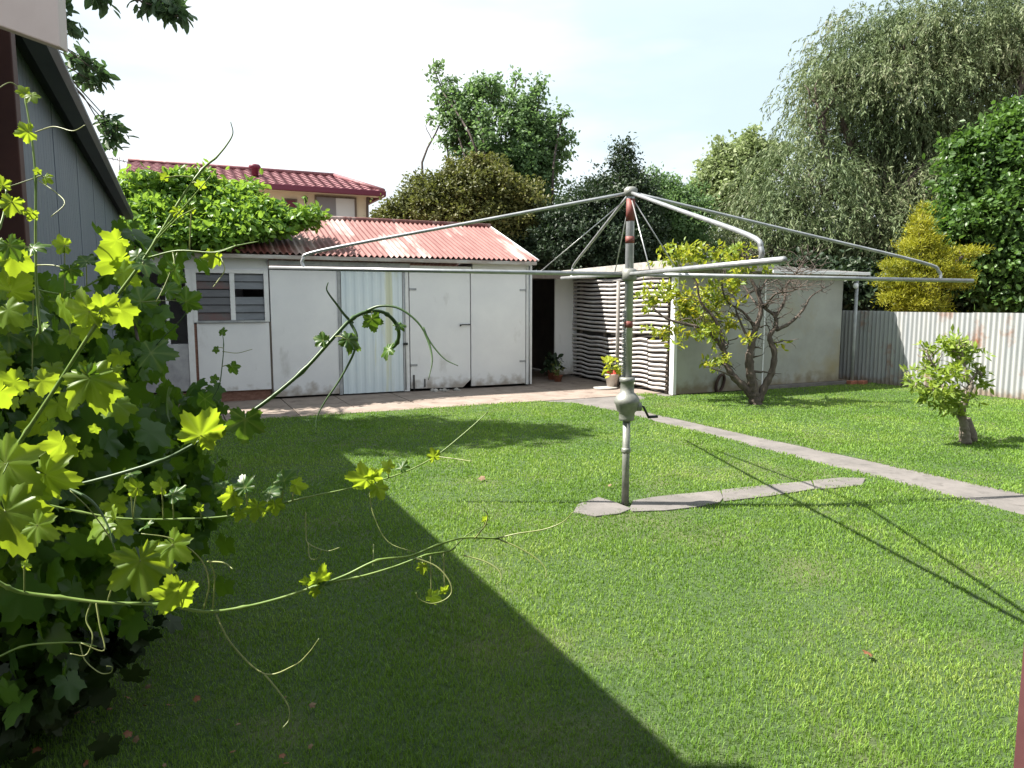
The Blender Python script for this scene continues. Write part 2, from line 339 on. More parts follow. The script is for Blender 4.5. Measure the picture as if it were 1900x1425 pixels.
def smoothpath(pts, k=5):
    pts = [np.array(p, float) for p in pts]
    if len(pts) < 3: return pts
    P = [2*pts[0]-pts[1]] + pts + [2*pts[-1]-pts[-2]]; o = []
    for i in range(1, len(P)-2):
        for j in range(k):
            t = j/k
            o.append(.5*((2*P[i]) + (-P[i-1]+P[i+1])*t + (2*P[i-1]-5*P[i]+4*P[i+1]-P[i+2])*t*t + (-P[i-1]+3*P[i]-3*P[i+1]+P[i+2])*t**3))
    o.append(pts[-1]); return o
def limbs(mb, base, ells, r0, fork, nb=4):
    """trunk to a fork point, then a limb into every crown mass with side branches"""
    fork = np.array(fork, float)
    mb.tube(smoothpath(wig(base, fork, 4, .03)), list(np.linspace(r0*1.15, r0*.8, 17)), 9)
    for c, r in ells:
        c = np.array(c); p = smoothpath(wig(fork, c, 3, .07), 4); k = len(p)
        mb.tube(p, list(np.linspace(r0*.5, r0*.14, k)), 6)
        for _ in range(nb if min(r) > .4 else 1):
            q = p[rnd.randrange(3*k//4, k)]; d = np.array([rnd.gauss(0, 1), rnd.gauss(0, 1), rnd.gauss(.3, .7)]); d /= np.linalg.norm(d)
            e = c + d*np.array(r)*.85
            mb.tube(smoothpath(wig(q, e, 3, .08), 3), list(np.linspace(r0*.15, r0*.04, 10)), 4)
def ellp(lst, D):
    """(px,py,rx,ry[,depth radius]) at distance D -> world ellipsoids"""
    o = []
    for e in lst:
        d = D + (e[5] if len(e) > 5 else 0); x, y, rx, ry = e[:4]; s = d/F
        c = atD(x, y, d); rz = e[4] if len(e) > 4 and e[4] else (rx+ry)/2*s
        o.append((c, (rx*s, rz, ry*s)))
    return o
def tree(name, label, px, D, lst, m, bark, nclump, per, crad, size, r0=.16, tmpl=DIAM, surf=.55, droop=.2, group=None, forkz=1.8, basexy=None):
    ells = ellp(lst, D); b = atD(px, 560, D); b[2] = 0
    t = thing(name, label, 'tree', b, group)
    mb = MB(); limbs(mb, b, ells, r0, b + np.array([0, 0, forkz])); mb.build('trunk', bark, t)
    P, O = crown_pts(ells, nclump, per, crad, surf); P[:, 2] = np.maximum(P[:, 2], .15)
    leaves('crown', P, O, m, t, size, tmpl, droop)
    return t
def corr(x0, x1, y0, y1, lam, amp, f, rows=2, per=8):
    """corrugated sheet: waves across a in [x0,x1], running along b in [y0,y1]; f(a,b,h)->xyz"""
    n = max(2, int(round((x1-x0)/lam*per))); aa = np.linspace(x0, x1, n+1); bb = np.linspace(y0, y1, rows+1)
    V = [f(a, b, amp*math.sin(2*math.pi*a/lam)) for b in bb for a in aa]
    k = n+1; Fc = [(j*k+i, j*k+i+1, (j+1)*k+i+1, (j+1)*k+i) for j in range(rows) for i in range(n)]
    return V, Fc

# ================================================================== SETTING
def struct(o): o['kind'] = 'structure'; return o
mb = MB(); mb.box(-600, 600, -300, 1500, -.35, -.03); struct(mb.build('ground', 'soil'))
# lawn sheet in two pieces (left and right of the path)
pathL = [(5.50, 1.0), (5.58, 3.1), (5.62, 6.0), (5.66, 8.5), (5.55, 9.6), (5.2, 10.0)]
pathR = [(6.3, 1.0), (6.20, 3.4), (6.08, 6.0), (6.00, 8.36), (6.2, 9.2), (6.9, 9.62)]
mb = MB(); mb.prism([(-3, -1.5), (5.50, -1.5)] + pathL + [(3.6, 10.05), (1.1, 10.12), (-3, 10.2)], -.03, 0)
mb.prism(pathR[::-1] + [(6.3, -1.5), (12.16, -1.5), (12.16, 9.7), (11.3, 9.62), (9.6, 9.74), (7.6, 9.70)], -.03, 0)
struct(mb.build('lawn', 'lawnbase'))
mb = MB(); mb.prism([(5.50, -1.5)] + pathL + [(5.0, 10.6), (7.6, 10.6), (7.52, 9.7)] + pathR[::-1] + [(6.3, -1.5)], -.028, -.004)
struct(mb.build('path', 'concrete'))
mb = MB()
xs = [-2.2, -1.3, -.4, .55, 1.5, 2.35, 3.3, 4.2, 5.1, 6.0, 6.8, 7.5]
for i in range(len(xs)-1):
    for (a, b) in ((10.02, 10.98), (11.0, 12.1), (12.12, 13.3)):
        if b > 12.5 and xs[i] < 5.9: continue
        j = rnd.uniform(-.03, .03)
        mb.box(xs[i]+.006, xs[i+1]-.006, a, b, -.025, .004+rnd.uniform(0, .004))
struct(mb.build('paving', 'paving', bevel=.004))
# slab strip to the clothesline
mb = MB()
for poly in ([(1064,952),(1072,938),(1110,924),(1142,934),(1172,946),(1150,955),(1105,960)],
             [(1168,946),(1174,931),(1205,925),(1250,920),(1312,914),(1336,912),(1342,926),(1335,934),(1290,943),(1235,949),(1174,951)],
             [(1343,932),(1339,911),(1380,906),(1440,900),(1505,894),(1512,909),(1430,922)],
             [(1514,909),(1508,893),(1560,888),(1606,889),(1600,902),(1540,908)]):
    p = [tuple(gr(*q)[:2]) for q in poly]
    mb.prism(p[::-1], -.02, .012)
struct(mb.build('slab_strip', 'concrete', bevel=.004))
STRIP = [tuple(gr(*q)[:2]) for q in [(1072,949),(1110,926),(1160,938),(1185,932),(1250,925),(1300,918),(1345,917),(1420,906),(1500,898),(1606,893),(1606,899),(1530,906),(1480,912),(1420,920),(1350,927),(1310,937),(1260,943),(1170,948),(1110,957)]]

def inpoly(X, Y, poly):
    ins = np.zeros(len(X), bool); n = len(poly)
    for i in range(n):
        x1, y1 = poly[i]; x2, y2 = poly[(i+1) % n]
        c = ((y1 > Y) != (y2 > Y)) & (X < (x2-x1)*(Y-y1)/(y2-y1+1e-12)+x1); ins ^= c
    return ins
def grass():
    n = 4200000
    X = R.uniform(-2.2, 12.15, n); Y = R.uniform(-.5, 10.15, n)
    D = X*fwd[0]+Y*fwd[1]; L = X*rt[0]+Y*rt[1]
    vis = (D > .9) & (np.abs(L) < D*.80+2.2)
    dens = np.where(vis, np.clip(14000*(2.6/np.maximum(D, .5))**1.3, 1500, 20000), 120)
    keep = R.rand(n) < dens/(n/(14.35*10.65)); X, Y, D = X[keep], Y[keep], D[keep]
    pl = [(5.50, -1.5)] + pathL + [(5.2, 10.3)] + [(7.0, 10.3)] + pathR[::-1] + [(6.3, -1.5)]
    m_ = len(X); jx = .03*np.sin(Y*5+2*np.sin(Y*2.3)) + R.normal(0, .012, m_)
    ok = ~inpoly(X+np.where(X < 5.8, -1, 1)*(.015+jx), Y, pl) & ~inpoly(X+R.normal(0, .012, m_), Y+R.normal(0, .014, m_), STRIP)
    ok &= ~((X < 5.6) & (Y > 10.08-.0*X)) & ~((X > 7.3) & (Y > 9.72)) & ~((X>7.3)&(X<11.2)&(Y>9.66))
    X, Y, D = X[ok], Y[ok], D[ok]; n = len(X)
    a = R.rand(n)*2*np.pi; h = (.010+.014*R.rand(n)); w = .0015*np.clip(D/2.4, 1, 3.6)*(.7+.6*R.rand(n))
    pt = np.sin(X*2.1+1.3*np.sin(Y*1.7))*np.sin(Y*2.6+1.1*np.sin(X*2.9))+.6*np.sin(X*7.3+Y*3.1)*np.sin(Y*8.1-X*2.2)
    h = h*(.95+.28*pt+.12*R.normal(size=n)); h = np.maximum(h, .008)
    lean = R.rand(n)*1.0*h; b = a + R.normal(0, .9, n) + np.pi/2
    tall = R.rand(n) < .01; h = np.where(tall, h*1.6, h)
    V = np.empty((n, 5, 3)); cx, sx = np.cos(a)*w, np.sin(a)*w
    z0 = -.002
    V[:, 0] = np.stack([X-cx, Y-sx, np.full(n, z0)], 1); V[:, 1] = np.stack([X+cx, Y+sx, np.full(n, z0)], 1)
    mx_, my_ = X+np.cos(b)*lean*.35, Y+np.sin(b)*lean*.35
    V[:, 2] = np.stack([mx_+cx*.8, my_+sx*.8, h*.6], 1); V[:, 3] = np.stack([mx_-cx*.8, my_-sx*.8, h*.6], 1)
    V[:, 4] = np.stack([X+np.cos(b)*lean, Y+np.sin(b)*lean, h], 1)
    base = (np.arange(n)*5)[:, None]
    Fc = np.concatenate([base+np.array([0, 1, 2]), base+np.array([0, 2, 3]), base+np.array([3, 2, 4])], 0)
    o = npmesh('grass', V.reshape(-1, 3), Fc, 'grass'); tag(o, 'short mown green grass covering the back yard', 'grass', kind='stuff')
grass()

# ================================================================== WHITE SHED
sh = thing('shed', 'long white fibro shed with rusty red corrugated roof behind the lawn', 'shed', (2.8, 12, 0))
def P(mb, n, m, par=sh, bevel=0): return mb.build(n, m, par, bevel=bevel)
mb = MB()
mb.box(-2.2, -2.12, 12.1, 15.9, 0, 2.3); mb.box(5.93, 5.99, 12.06, 15.9, 0, 2.3); mb.box(-2.12, 5.93, 15.84, 15.9, 0, 2.3)
mb.add([(5.95, 12.06, 2.3), (5.95, 15.9, 2.3), (5.95, 14.0, 3.02)], [(0, 1, 2)]); mb.add([(-2.15, 12.06, 2.3), (-2.15, 15.9, 2.3), (-2.15, 14.0, 3.02)], [(0, 2, 1)])
P(mb, 'wall', 'white')
mb = MB(); mb.box(-2.1, 5.9, 12.2, 15.8, -.02, .005); mb.box(1.3, 1.36, 12.3, 15.8, 0, 2.3); P(mb, 'floor', 'dark')
# front: left open bay
P(MB().box(-2.12, .18, 12.0, 12.04, .2, .92), 'lower_panel', 'greypanel', bevel=.003)
P(MB().box(-2.12, 1.36, 12.03, 12.12, 0, .17).box(.20,.31,12.01,12.12,.17,1.22), 'brick_base', 'brick')
P(MB().box(-.42, .17, 12.03, 12.06, 1.70, 1.76).box(-.1, -.06, 12.035, 12.065, .92, 1.7), 'opening_rail', 'white2')
P(MB().box(-2.12, 1.38, 12.02, 12.07, 2.05, 2.24), 'fascia_panel', 'white')
P(MB().box(.18, .27, 11.985, 12.05, .18, 2.05), 'corner_post', 'white2', bevel=.003)
# window
w = P(MB().box(.27, .33, 11.98, 12.05, 1.24, 2.05).box(1.30, 1.37, 11.98, 12.05, 1.24, 2.05).box(.33, 1.30, 11.98, 12.05, 1.99, 2.05).box(.80, .87, 11.982, 12.05, 1.27, 1.99), 'window_frame', 'white2', bevel=.003)
w['label'] = 'white timber window frame with two louvred openings'
P(MB().box(.33, 1.30, 11.96, 12.05, 1.235, 1.268), 'sill', 'rail', w)
for x0, x1, nm in ((.33, .80, 0), (.87, 1.30, 1)):
    for i in range(6):
        if nm == 1 and i == 3: continue
        z = 1.275 + i*.119; mb = MB()
        mb.add([(x0, 12.0, z), (x1, 12.0, z), (x1, 12.03, z+.116), (x0, 12.03, z+.116), (x0, 12.006, z), (x1, 12.006, z), (x1, 12.036, z+.116), (x0, 12.036, z+.116)],
               [(0,1,2,3),(7,6,5,4),(0,4,5,1),(3,2,6,7),(0,3,7,4),(1,5,6,2)])
        P(mb, 'louvre', 'glassred' if nm == 0 and i in (0, 4) else ('glass' if nm == 0 else 'louvre'), w)
P(MB().box(.31, 1.36, 11.99, 12.02, .17, 1.23), 'window_panel', 'white', bevel=.003)
P(MB().box(1.365, 1.385, 11.985, 12.04, .02, 1.24), 'joint_strip', 'darkwood')
P(MB().box(1.39, 2.44, 11.99, 12.03, .04, 2.10), 'wall_panel', 'white', bevel=.003)
P(MB().box(2.44, 2.49, 11.975, 12.04, .02, 2.12), 'door_jamb', 'rail', bevel=.003)
P(MB().box(1.38, 3.66, 11.94, 12.0, 2.125, 2.2), 'sliding_rail', 'rail', bevel=.004)
V, Fc = corr(2.50, 3.53, .03, 2.10, .147, .010, lambda a, b, h: (a, 11.975 + (h if abs(h) < .006 else math.copysign(.006, h)) , b), 2, 12)
o = P(MB().add(V, Fc, False), 'corrugated_door', 'bluewhite'); o['label'] = 'pale blue ribbed steel sheet door'
P(MB().box(3.54, 3.64, 11.97, 12.05, .02, 2.14), 'door_post', 'white2', bevel=.004)
P(MB().tube([(3.565, 11.955, .05), (3.565, 11.955, 2.1)], .011, 8), 'pipe', 'rail')
P(MB().box(3.535, 3.60, 11.93, 11.968, .82, .86), 'bracket', 'iron')
# double doors
d1 = P(MB().add([(3.66,11.98,.06),(4.62,11.98,.04),(4.765,11.98,.17),(4.765,11.98,2.10),(3.66,11.98,2.10),(3.66,12.02,.06),(4.62,12.02,.04),(4.765,12.02,.17),(4.765,12.02,2.10),(3.66,12.02,2.10)],
              [(0,1,2,3,4),(9,8,7,6,5),(0,5,6,1),(1,6,7,2),(2,7,8,3),(3,8,9,4),(4,9,5,0)]), 'door', 'white')
d1['label'] = 'white sheet door with a broken lower corner'
d2 = P(MB().box(4.785, 5.86, 11.98, 12.02, .05, 2.10), 'door', 'white', bevel=.003)
P(MB().tube([(4.56, 11.95, 1.13), (4.60, 11.95, 1.155), (4.76, 11.95, 1.155)], .010, 6).box(4.57, 4.585, 11.95, 11.98, 1.14, 1.16).box(4.735, 4.75, 11.95, 11.98, 1.145, 1.165), 'handle', 'iron', d1)
P(MB().box(3.7, 3.72, 11.95, 11.978, .03, .3), 'bolt', 'iron', d1)
P(MB().box(3.9, 3.915, 11.955, 11.978, .08, .22), 'bolt', 'iron', d1)
for hx, hz in ((3.66, .45), (3.66, 1.75), (5.74, .45), (5.74, 1.75)): P(MB().box(hx, hx+.12, 11.972, 11.979, hz, hz+.035).tube([(hx+(0 if hx < 5 else .12), 11.97, hz-.01), (hx+(0 if hx < 5 else .12), 11.97, hz+.045)], .007, 6), 'hinge', 'rail', d1 if hx < 5 else d2)
P(MB().box(3.66, 4.8, 11.985, 12.04, 2.125, 2.17), 'head_rail', 'white2', bevel=.003)
P(MB().box(4.82, 5.9, 11.985, 12.04, 2.105, 2.24), 'head_panel', 'white', bevel=.003)
P(MB().box(5.875, 5.99, 11.97, 12.06, .03, 2.28), 'corner_post', 'white2', bevel=.004)
P(MB().tube([(5.93, 11.952, .03), (5.93, 11.952, 2.2)], .012, 8), 'pipe', 'rail')
# roof: two corrugated slopes
EY, EZ, RY, RZ = 11.80, 2.30, 14.0, 3.10
f1 = lambda a, b, h: (a, EY+(RY-EY)*b, EZ+(RZ-EZ)*b + h + .006*math.sin(a*1.7+b*2))
V, Fc = corr(-2.3, 6.02, 0, 1, .095, .020, f1, 6, 8); P(MB().add(V, Fc, True), 'roof', 'roof')
f2 = lambda a, b, h: (a, RY+(16.1-RY)*b, RZ+(EZ-RZ)*b + h)
V, Fc = corr(-2.3, 6.02, 0, 1, .095, .013, f2, 3, 6); P(MB().add(V, Fc, True), 'roof', 'roof')
P(MB().tube([(-2.3, RY, RZ+.012), (6.03, RY, RZ+.012)], .05, 8), 'ridge_cap', 'roof')
P(MB().box(-2.25, 6.0, 11.80, 11.87, 2.215, 2.275), 'gutter', 'gutter', bevel=.006)
mb = MB(); mb.tube([(6.03, EY, EZ+.0), (6.03, RY, RZ)], .02, 6); P(mb, 'barge_flashing', 'white2')

# ================================================================== LINK SHED
lk = thing('lean_to', 'low grey iron roofed lean-to with a dark open doorway between the two sheds', 'lean-to', (6.8, 13.2, 0))
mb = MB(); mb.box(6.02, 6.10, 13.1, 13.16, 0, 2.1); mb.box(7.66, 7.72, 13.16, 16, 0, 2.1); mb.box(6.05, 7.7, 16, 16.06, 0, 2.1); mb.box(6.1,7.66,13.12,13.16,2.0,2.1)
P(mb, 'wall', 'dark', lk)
o = P(MB().box(7.06, 7.60, 13.06, 13.10, .06, 2.02), 'door', 'white', lk, .004); o['label'] = 'narrow white painted door leaf standing half open'
P(MB().box(7.60, 7.66, 13.05, 13.12, 0, 2.05), 'door_jamb', 'darkwood', lk)
f3 = lambda b, a, h: (a, 12.15+b, 2.10+.20*b/4 + h*1.0)
V, Fc = corr(0, 4.0, 6.0, 8.4, .14, .02, f3, 3, 8); P(MB().add(V, Fc, True), 'roof', 'roofgrey', lk)
P(MB().box(6.02, 7.46, 12.16, 12.2, 1.99, 2.08), 'beam', 'darkwood', lk)

# ================================================================== CREAM OUTBUILDING
ob = thing('outbuilding', 'flat roofed cream outbuilding with a side of wavy white slats, behind the fruit tree', 'outbuilding', (9.5, 9.85, 0))
mb = MB(); mb.box(7.6, 9.52, 9.80, 9.88, 0, 2.12).box(9.535, 11.45, 9.80, 9.88, .06, 2.10).box(11.38, 11.45, 9.88, 13.2, 0, 2.1).box(7.6, 11.45, 13.2, 13.26, 0, 2.1)
P(mb, 'wall', 'cream', ob)
P(MB().box(9.5, 11.6, 9.66, 9.80, 0, .055), 'plinth', 'concrete', ob)
P(MB().box(7.535, 7.60, 9.765, 9.88, 0, 2.1), 'corner_strip', 'white2', ob, .004)
P(MB().box(9.515, 9.54, 9.79, 9.81, .06, 2.1), 'cover_strip', 'white2', ob)
for yi in (9.92, 10.9, 11.9, 12.8): P(MB().box(7.53, 7.57, yi, yi+.07, 0, 2.08), 'stud', 'darkwood', ob)
def sag(y, z): return .012*math.sin(y*3.1+z*2)+.010*math.sin(y*7.3+z*5.0)
def f4(a, b, h):
    zz = a + .02*math.sin((b-9.8)*2.0+.7)*(.3+.7*math.sin(a*1.3)) + (.009*math.sin((b-9.8)*9) if a < .95 else .004*math.sin(b*8))
    return (7.50 + h*1.0 + sag(b, a), b, zz)
for (z0, z1, y0, y1) in ((.98, 2.07, 9.90, 13.05), (.05, .965, 10.45, 13.05), (.04, .955, 9.90, 10.43)):
    V = []; Fc = []; nb = int((y1-y0)/.06)+1; z = z0
    prof = [(.0, .0), (-.020, .016), (-.028, .034), (-.020, .052), (-.006, .060), (.004, .058), (-.008, .048), (-.016, .034), (-.008, .018), (.008, .004)]
    while z < z1-.05:
        b0 = len(V); k = len(prof); ph = rnd.uniform(0, 6); am = rnd.uniform(.3, 1)*(.006 if z < 1 else .002)
        for q in range(nb+1):
            yy = y0+(y1-y0)*q/nb; X_, Y_, Z_ = f4(z, yy, 0)
            for (px_, pz_) in prof: V.append((X_+px_*.85, Y_, Z_+pz_*.84+am*math.sin(yy*3+ph)))
        for q in range(nb):
            for i in range(k): Fc.append((b0+q*k+i, b0+q*k+(i+1)%k, b0+(q+1)*k+(i+1)%k, b0+(q+1)*k+i))
        z += .080
    P(MB().add(V, Fc, True), 'slatted_panel', 'corr', ob)
P(MB().box(7.575, 7.59, 9.9, 13.1, 0, 2.08), 'shade_backing', 'dark', ob)  # dark sheet standing in for the unlit inside between the slats
# roof plate, weathered edge
mb = MB(); mb.add([(7.38,9.55,2.10),(11.75,9.55,2.04),(11.75,13.4,2.14),(7.38,13.4,2.10),(7.38,9.55,2.24),(11.75,9.55,2.10),(11.75,13.4,2.26),(7.38,13.4,2.20)],
    [(0,3,2,1),(4,5,6,7),(0,1,5,4),(1,2,6,5),(2,3,7,6),(3,0,4,7)]); P(mb, 'roof', 'cement', ob, .004)
P(MB().box(9.4, 11.8, 9.50, 9.54, 2.045, 2.10), 'gutter', 'white2', ob, .005)
P(MB().tube([(11.6,9.62,0),(11.6,9.62,2.04)], .03, 8), 'downpipe', 'rail', ob)
P(MB().lathe((11.52,9.58,1.80), [(.02,0),(.045,.03),(.05,.07),(.03,.1)], 10), 'lamp', 'white2', ob)

# ================================================================== FENCE
fn = thing('iron_fence', 'rust stained corrugated iron fence along the right side of the lawn', 'fence', (12.2, 6, 0))
y = 1.6
while y < 12.4:
    y1 = y + 1.55; dz = rnd.uniform(-.012, .012); hh = 1.38 + dz
    V, Fc = corr(y, y1, 0, 1, .088, .019, lambda a, b, h: (12.2 - h + .004*math.sin(a*3), a, b*hh), 1, 8)
    P(MB().add(V, Fc, True), 'iron_sheet', 'fence', fn); y = y1 - .0
P(MB().box(12.225, 12.27, 1.5, 12.4, 1.12, 1.2).box(12.225, 12.27, 1.5, 12.4, .25, .33), 'rail', 'fencetim', fn)
for yy in np.arange(1.8, 12.3, 2.4): P(MB().box(12.272, 12.37, yy, yy+.1, 0, 1.3), 'post', 'fencetim', fn)
# back-lane shed behind the fence, seen dark between the trees
bs = thing('dark_shed', 'low dark garden shed glimpsed over the fence beside the outbuilding', 'shed', (16, 14, 0))
P(MB().box(13.6, 18.6, 14.0, 17, 0, 2.0), 'wall', 'garage', bs, .01)
P(MB().box(13.4, 18.8, 13.8, 17.2, 2.0, 2.08), 'roof', 'soffit', bs, .01)

# ================================================================== LEFT GARAGE
GX = -.38
ga = thing('garage', 'tall blue-grey clad garage with a dark eave on the left of the yard', 'garage', (-2.5, 6, 0))
mb = MB()
for k in range(85):
    ya = 2.75 + k*.1; yb = ya + .096
    mb.box(-.64, -.60 if k % 12 else -.597, ya, yb, 0, 2.74)
P(mb, 'wall', 'garage', ga)
P(MB().box(-5, -.642, 2.76, 2.82, 0, 2.70), 'end_wall', 'garage', ga); P(MB().box(-5, -.642, 11.16, 11.22, 0, 2.70), 'end_wall', 'garage', ga); P(MB().box(-.70,-.642,2.82,11.16,0,2.70), 'lining', 'garage', ga)
P(MB().add([(-.53,2.55,2.70),(-.53,11.3,2.70),(-.66,11.3,2.745),(-.66,2.55,2.745),(-.53,2.55,2.715),(-.53,11.3,2.715),(-.66,11.3,2.76),(-.66,2.55,2.76)],
     [(0,1,2,3),(7,6,5,4),(0,4,5,1),(1,5,6,2),(2,6,7,3),(3,7,4,0)]), 'soffit', 'soffit', ga)
mb = MB()
prof = [(-.44,2.58),(-.36,2.58),(-.34,2.62),(-.35,2.665),(-.36,2.665),(-.355,2.62),(-.37,2.595),(-.43,2.595),(-.43,2.70),(-.44,2.70)]
n = len(prof); mb.add([(x-.09, 2.5, z+.09) for x, z in prof]+[(x-.09, 11.35, z+.09) for x, z in prof], [(i,(i+1)%n,(i+1)%n+n,i+n) for i in range(n)]+[tuple(range(n))[::-1], tuple(range(n,2*n))])
P(mb, 'gutter', 'gutgrey', ga)
V, Fc = corr(2.5, 11.3, 0, 1, .1, .012, lambda a, b, h: (-.50-2.4*b, a, 2.80+.9*b+h), 1, 6); P(MB().add(V, Fc, True), 'roof', 'garroof', ga)
V, Fc = corr(2.5, 11.3, 0, 1, .1, .012, lambda a, b, h: (-2.90-2.4*b, a, 3.70-.9*b+h), 1, 6); P(MB().add(V, Fc, True), 'roof', 'garroof', ga)
for yy, fo in ((2.77, (0,1,2)), (11.2, (0,2,1))): P(MB().add([(-.66,yy,2.70),(-2.9,yy,3.64),(-5.1,yy,2.70)],[fo]), 'gable', 'garage', ga)

# verandah pieces around the camera
b = atD(14, 300, 2.6); o = MB().box(b[0]-.045, b[0]+.045, b[1]-.045, b[1]+.045, 0, 2.58).build('verandah_post', 'maroon', None, (b[0], b[1], 0), .004)
tag(o, 'dark maroon timber post at the left edge in front of the grey garage', 'post')
p0 = atD(112, 88, 2.1); p1 = atD(-60, 26, 2.1); p2 = atD(-60, -260, 2.1); p3 = atD(96, -220, 2.1); bk = fwd*.04
q = [p0, p1, p2, p3]; mb = MB().add([*q, *[v+bk for v in q]], [(0,1,2,3),(7,6,5,4),(0,4,5,1),(1,5,6,2),(2,6,7,3),(3,7,4,0)])
o = mb.build('barge_board', 'pink', None, p0, .004); tag(o, 'pale pinkish board end hanging from the eave in the top left corner', 'board')
b = atD(1905, 1110, 1.15); o = MB().box(b[0]+.0, b[0]+.09, b[1]-.09, b[1], 0, 2.6).build('verandah_post', 'maroon2', None, (b[0]+.045, b[1]-.045, 0), .003)
o.rotation_euler = (0, 0, 0); tag(o, 'reddish brown post edge at the lower right corner of the view', 'post')
b = gr(10, 1385); o = MB().box(b[0]-.08, b[0]+.012, b[1], b[1]+.09, 0, 1.9).build('trellis_post', 'oldwood', None, (b[0]-.03, b[1]+.04, 0), .006)
tag(o, 'grey weathered wooden post standing under the grapevine', 'post')
b = gr(88, 1308); o = MB().tube([(b[0], b[1], 0), (b[0]+.01, b[1], 1.5)], .014, 8).build('steel_stake', 'rail', None, (b[0], b[1], 0))
tag(o, 'thin grey steel stake in the dark beneath the grapevine', 'stake')

# the photographer's own house: verandah roof overhead and wall behind the camera
vh = thing('own_house', 'back verandah of the house the yard is seen from, its roof overhead', 'house', (5, -3, 0))
P(MB().box(-3, 14, -3.4, -3.2, 0, 2.7), 'wall', 'housewall', vh)
P(MB().box(-3, 14, -3.2, .85, 2.58, 2.68), 'verandah_roof', 'soffit', vh)  # unseen roof, front edge carried forward to deepen the near shade
P(MB().box(-3, 14, -3.2, .1, -.02, .03), 'verandah_floor', 'concrete', vh)

# ================================================================== NEIGHBOUR'S HOUSE
ho = thing('house', 'two storey cream brick house with a maroon tiled roof beyond the white shed', 'house', (2, 25, 0))
hx0, hx1 = -9.0, 6.05; ez = 5.18; ry = 26.3
rl = atY(230, 299, ry); rz = rl[2]
P(MB().box(hx0+9.0-1.0+.15, hx1-.0, 24.6, 29, 0, 5.15), 'wall', 'housewall', ho)
# tiled roof with wavy rows
X0, X1 = -1.08, 6.5
rows = 9; nn = 150; V = []; Fc = []
for side in (0, 1):
    base = len(V)
    for j in range(rows+1):
        for e in (0, 1):
            if j == rows and e: continue
            t = (j + e*.98)/rows; lift = .0 if e == 0 else -.03
            for i in range(nn+1):
                x = X0 + (X1-.0 - X0)*i/nn; xe = X1 - (1.15*t)           # hip at the right end
                x = min(x, xe) if x > xe else x
                yy = 24.0+(ry-24.0)*t if side == 0 else 28.6+(ry-28.6)*t
                V.append((x, yy, ez+(rz-ez)*t + lift+.03 + .022*math.sin(x*2*math.pi/.3)))
    k = nn+1; R_ = (len(V)-base)//k
    for j in range(R_-1):
        for i in range(nn): Fc.append((base+j*k+i, base+j*k+i+1, base+(j+1)*k+i+1, base+(j+1)*k+i))
P(MB().add(V, Fc, False), 'roof', 'tile', ho)
P(MB().add([(X1, 24.0, ez), (X1, 28.6, ez), (X1-1.15, ry, rz)], [(0, 1, 2)]), 'roof_hip', 'tile', ho)
P(MB().add([(X0, 24.0, ez), (X0, 28.6, ez), (X0, ry, rz)], [(0, 2, 1)]), 'gable', 'tile', ho)
P(MB().tube([(X0, ry, rz+.04), (X1-1.15, ry, rz+.04)], .07, 8).tube([(X1-1.15, ry, rz+.04), (X1, 24.0, ez+.04)], .07, 8), 'ridge_tiles', 'tile', ho)
P(MB().box(X0, X1+.06, 23.9, 24.02, ez-.16, ez+.02).box(X1-.04, X1+.08, 24.02, 28.6, ez-.16, ez+.02), 'fascia', 'maroontrim', ho, .02)
P(MB().box(X0, X1, 24.02, 24.6, ez-.12, ez-.08), 'soffit', 'housewall', ho)
c = atY(473, 318, 25.2); P(MB().lathe((c[0], c[1], c[2]-.15), [(.11,0),(.11,.22),(.17,.23),(.19,.30),(.15,.36),(.05,.38)], 14), 'roof_vent', 'maroontrim', ho)
a = atY(584, 362, 24.55); b_ = atY(661, 362, 24.55); zt = a[2]
wf = P(MB().box(a[0], b_[0], 24.53, 24.6, zt-.05, zt).box(a[0], a[0]+.05, 24.53, 24.6, zt-1.1, zt-.05).box(b_[0]-.06, b_[0], 24.53, 24.6, zt-1.1, zt-.05).box(a[0]+.05, b_[0]-.06, 24.53, 24.6, zt-1.15, zt-1.1), 'window', 'darkwood', ho)
mxx = (a[0]+b_[0])/2
P(MB().box(a[0]+.05, mxx, 24.56, 24.59, zt-1.1, zt-.05), 'pane', 'winscreen', wf)
P(MB().box(mxx, b_[0]-.06, 24.57, 24.595, zt-1.1, zt-.05), 'pane', 'curtain', wf)
a = atY(528, 368, 24.55); b_ = atY(551, 368, 24.55); zt = a[2]
wf = P(MB().box(a[0], b_[0], 24.53, 24.6, zt-.05, zt).box(a[0], a[0]+.05, 24.53, 24.6, zt-1.1, zt-.05).box(b_[0]-.05, b_[0], 24.53, 24.6, zt-1.1, zt-.05).box(a[0]+.05, b_[0]-.05, 24.53, 24.6, zt-1.15, zt-1.1), 'window', 'darkwood', ho)
P(MB().box(a[0]+.05, b_[0]-.05, 24.56, 24.59, zt-1.1, zt-.05), 'pane', 'maroontrim', wf)
c = atY(567, 370, 24.5); P(MB().lathe((c[0], 24.5, c[2]-.1), [(.02,0),(.06,.05),(.075,.16),(.03,.2)], 8).box(c[0]-.02, c[0]+.02, 24.5, 24.6, c[2]-.16, c[2]-.1), 'wall_lamp', 'iron', ho)
P(MB().tube([(hx1+.06, 24.55, 5.05), (hx1+.03, 24.55, 4.8), (hx1+.03, 24.55, 0)], .045, 8), 'downpipe', 'darkwood', ho)
c = atY(222, 310, 24.5)
o = MB().tube([(c[0], 24.5, 4.6), (c[0], 24.5, 5.75)], .02, 6).tube([(c[0]-.5, 24.5, 5.74), (c[0]+.35, 24.6, 5.62)], .012, 5).build('tv_aerial', 'antenna', None, (c[0], 24.5, 4.6))
mb = MB()
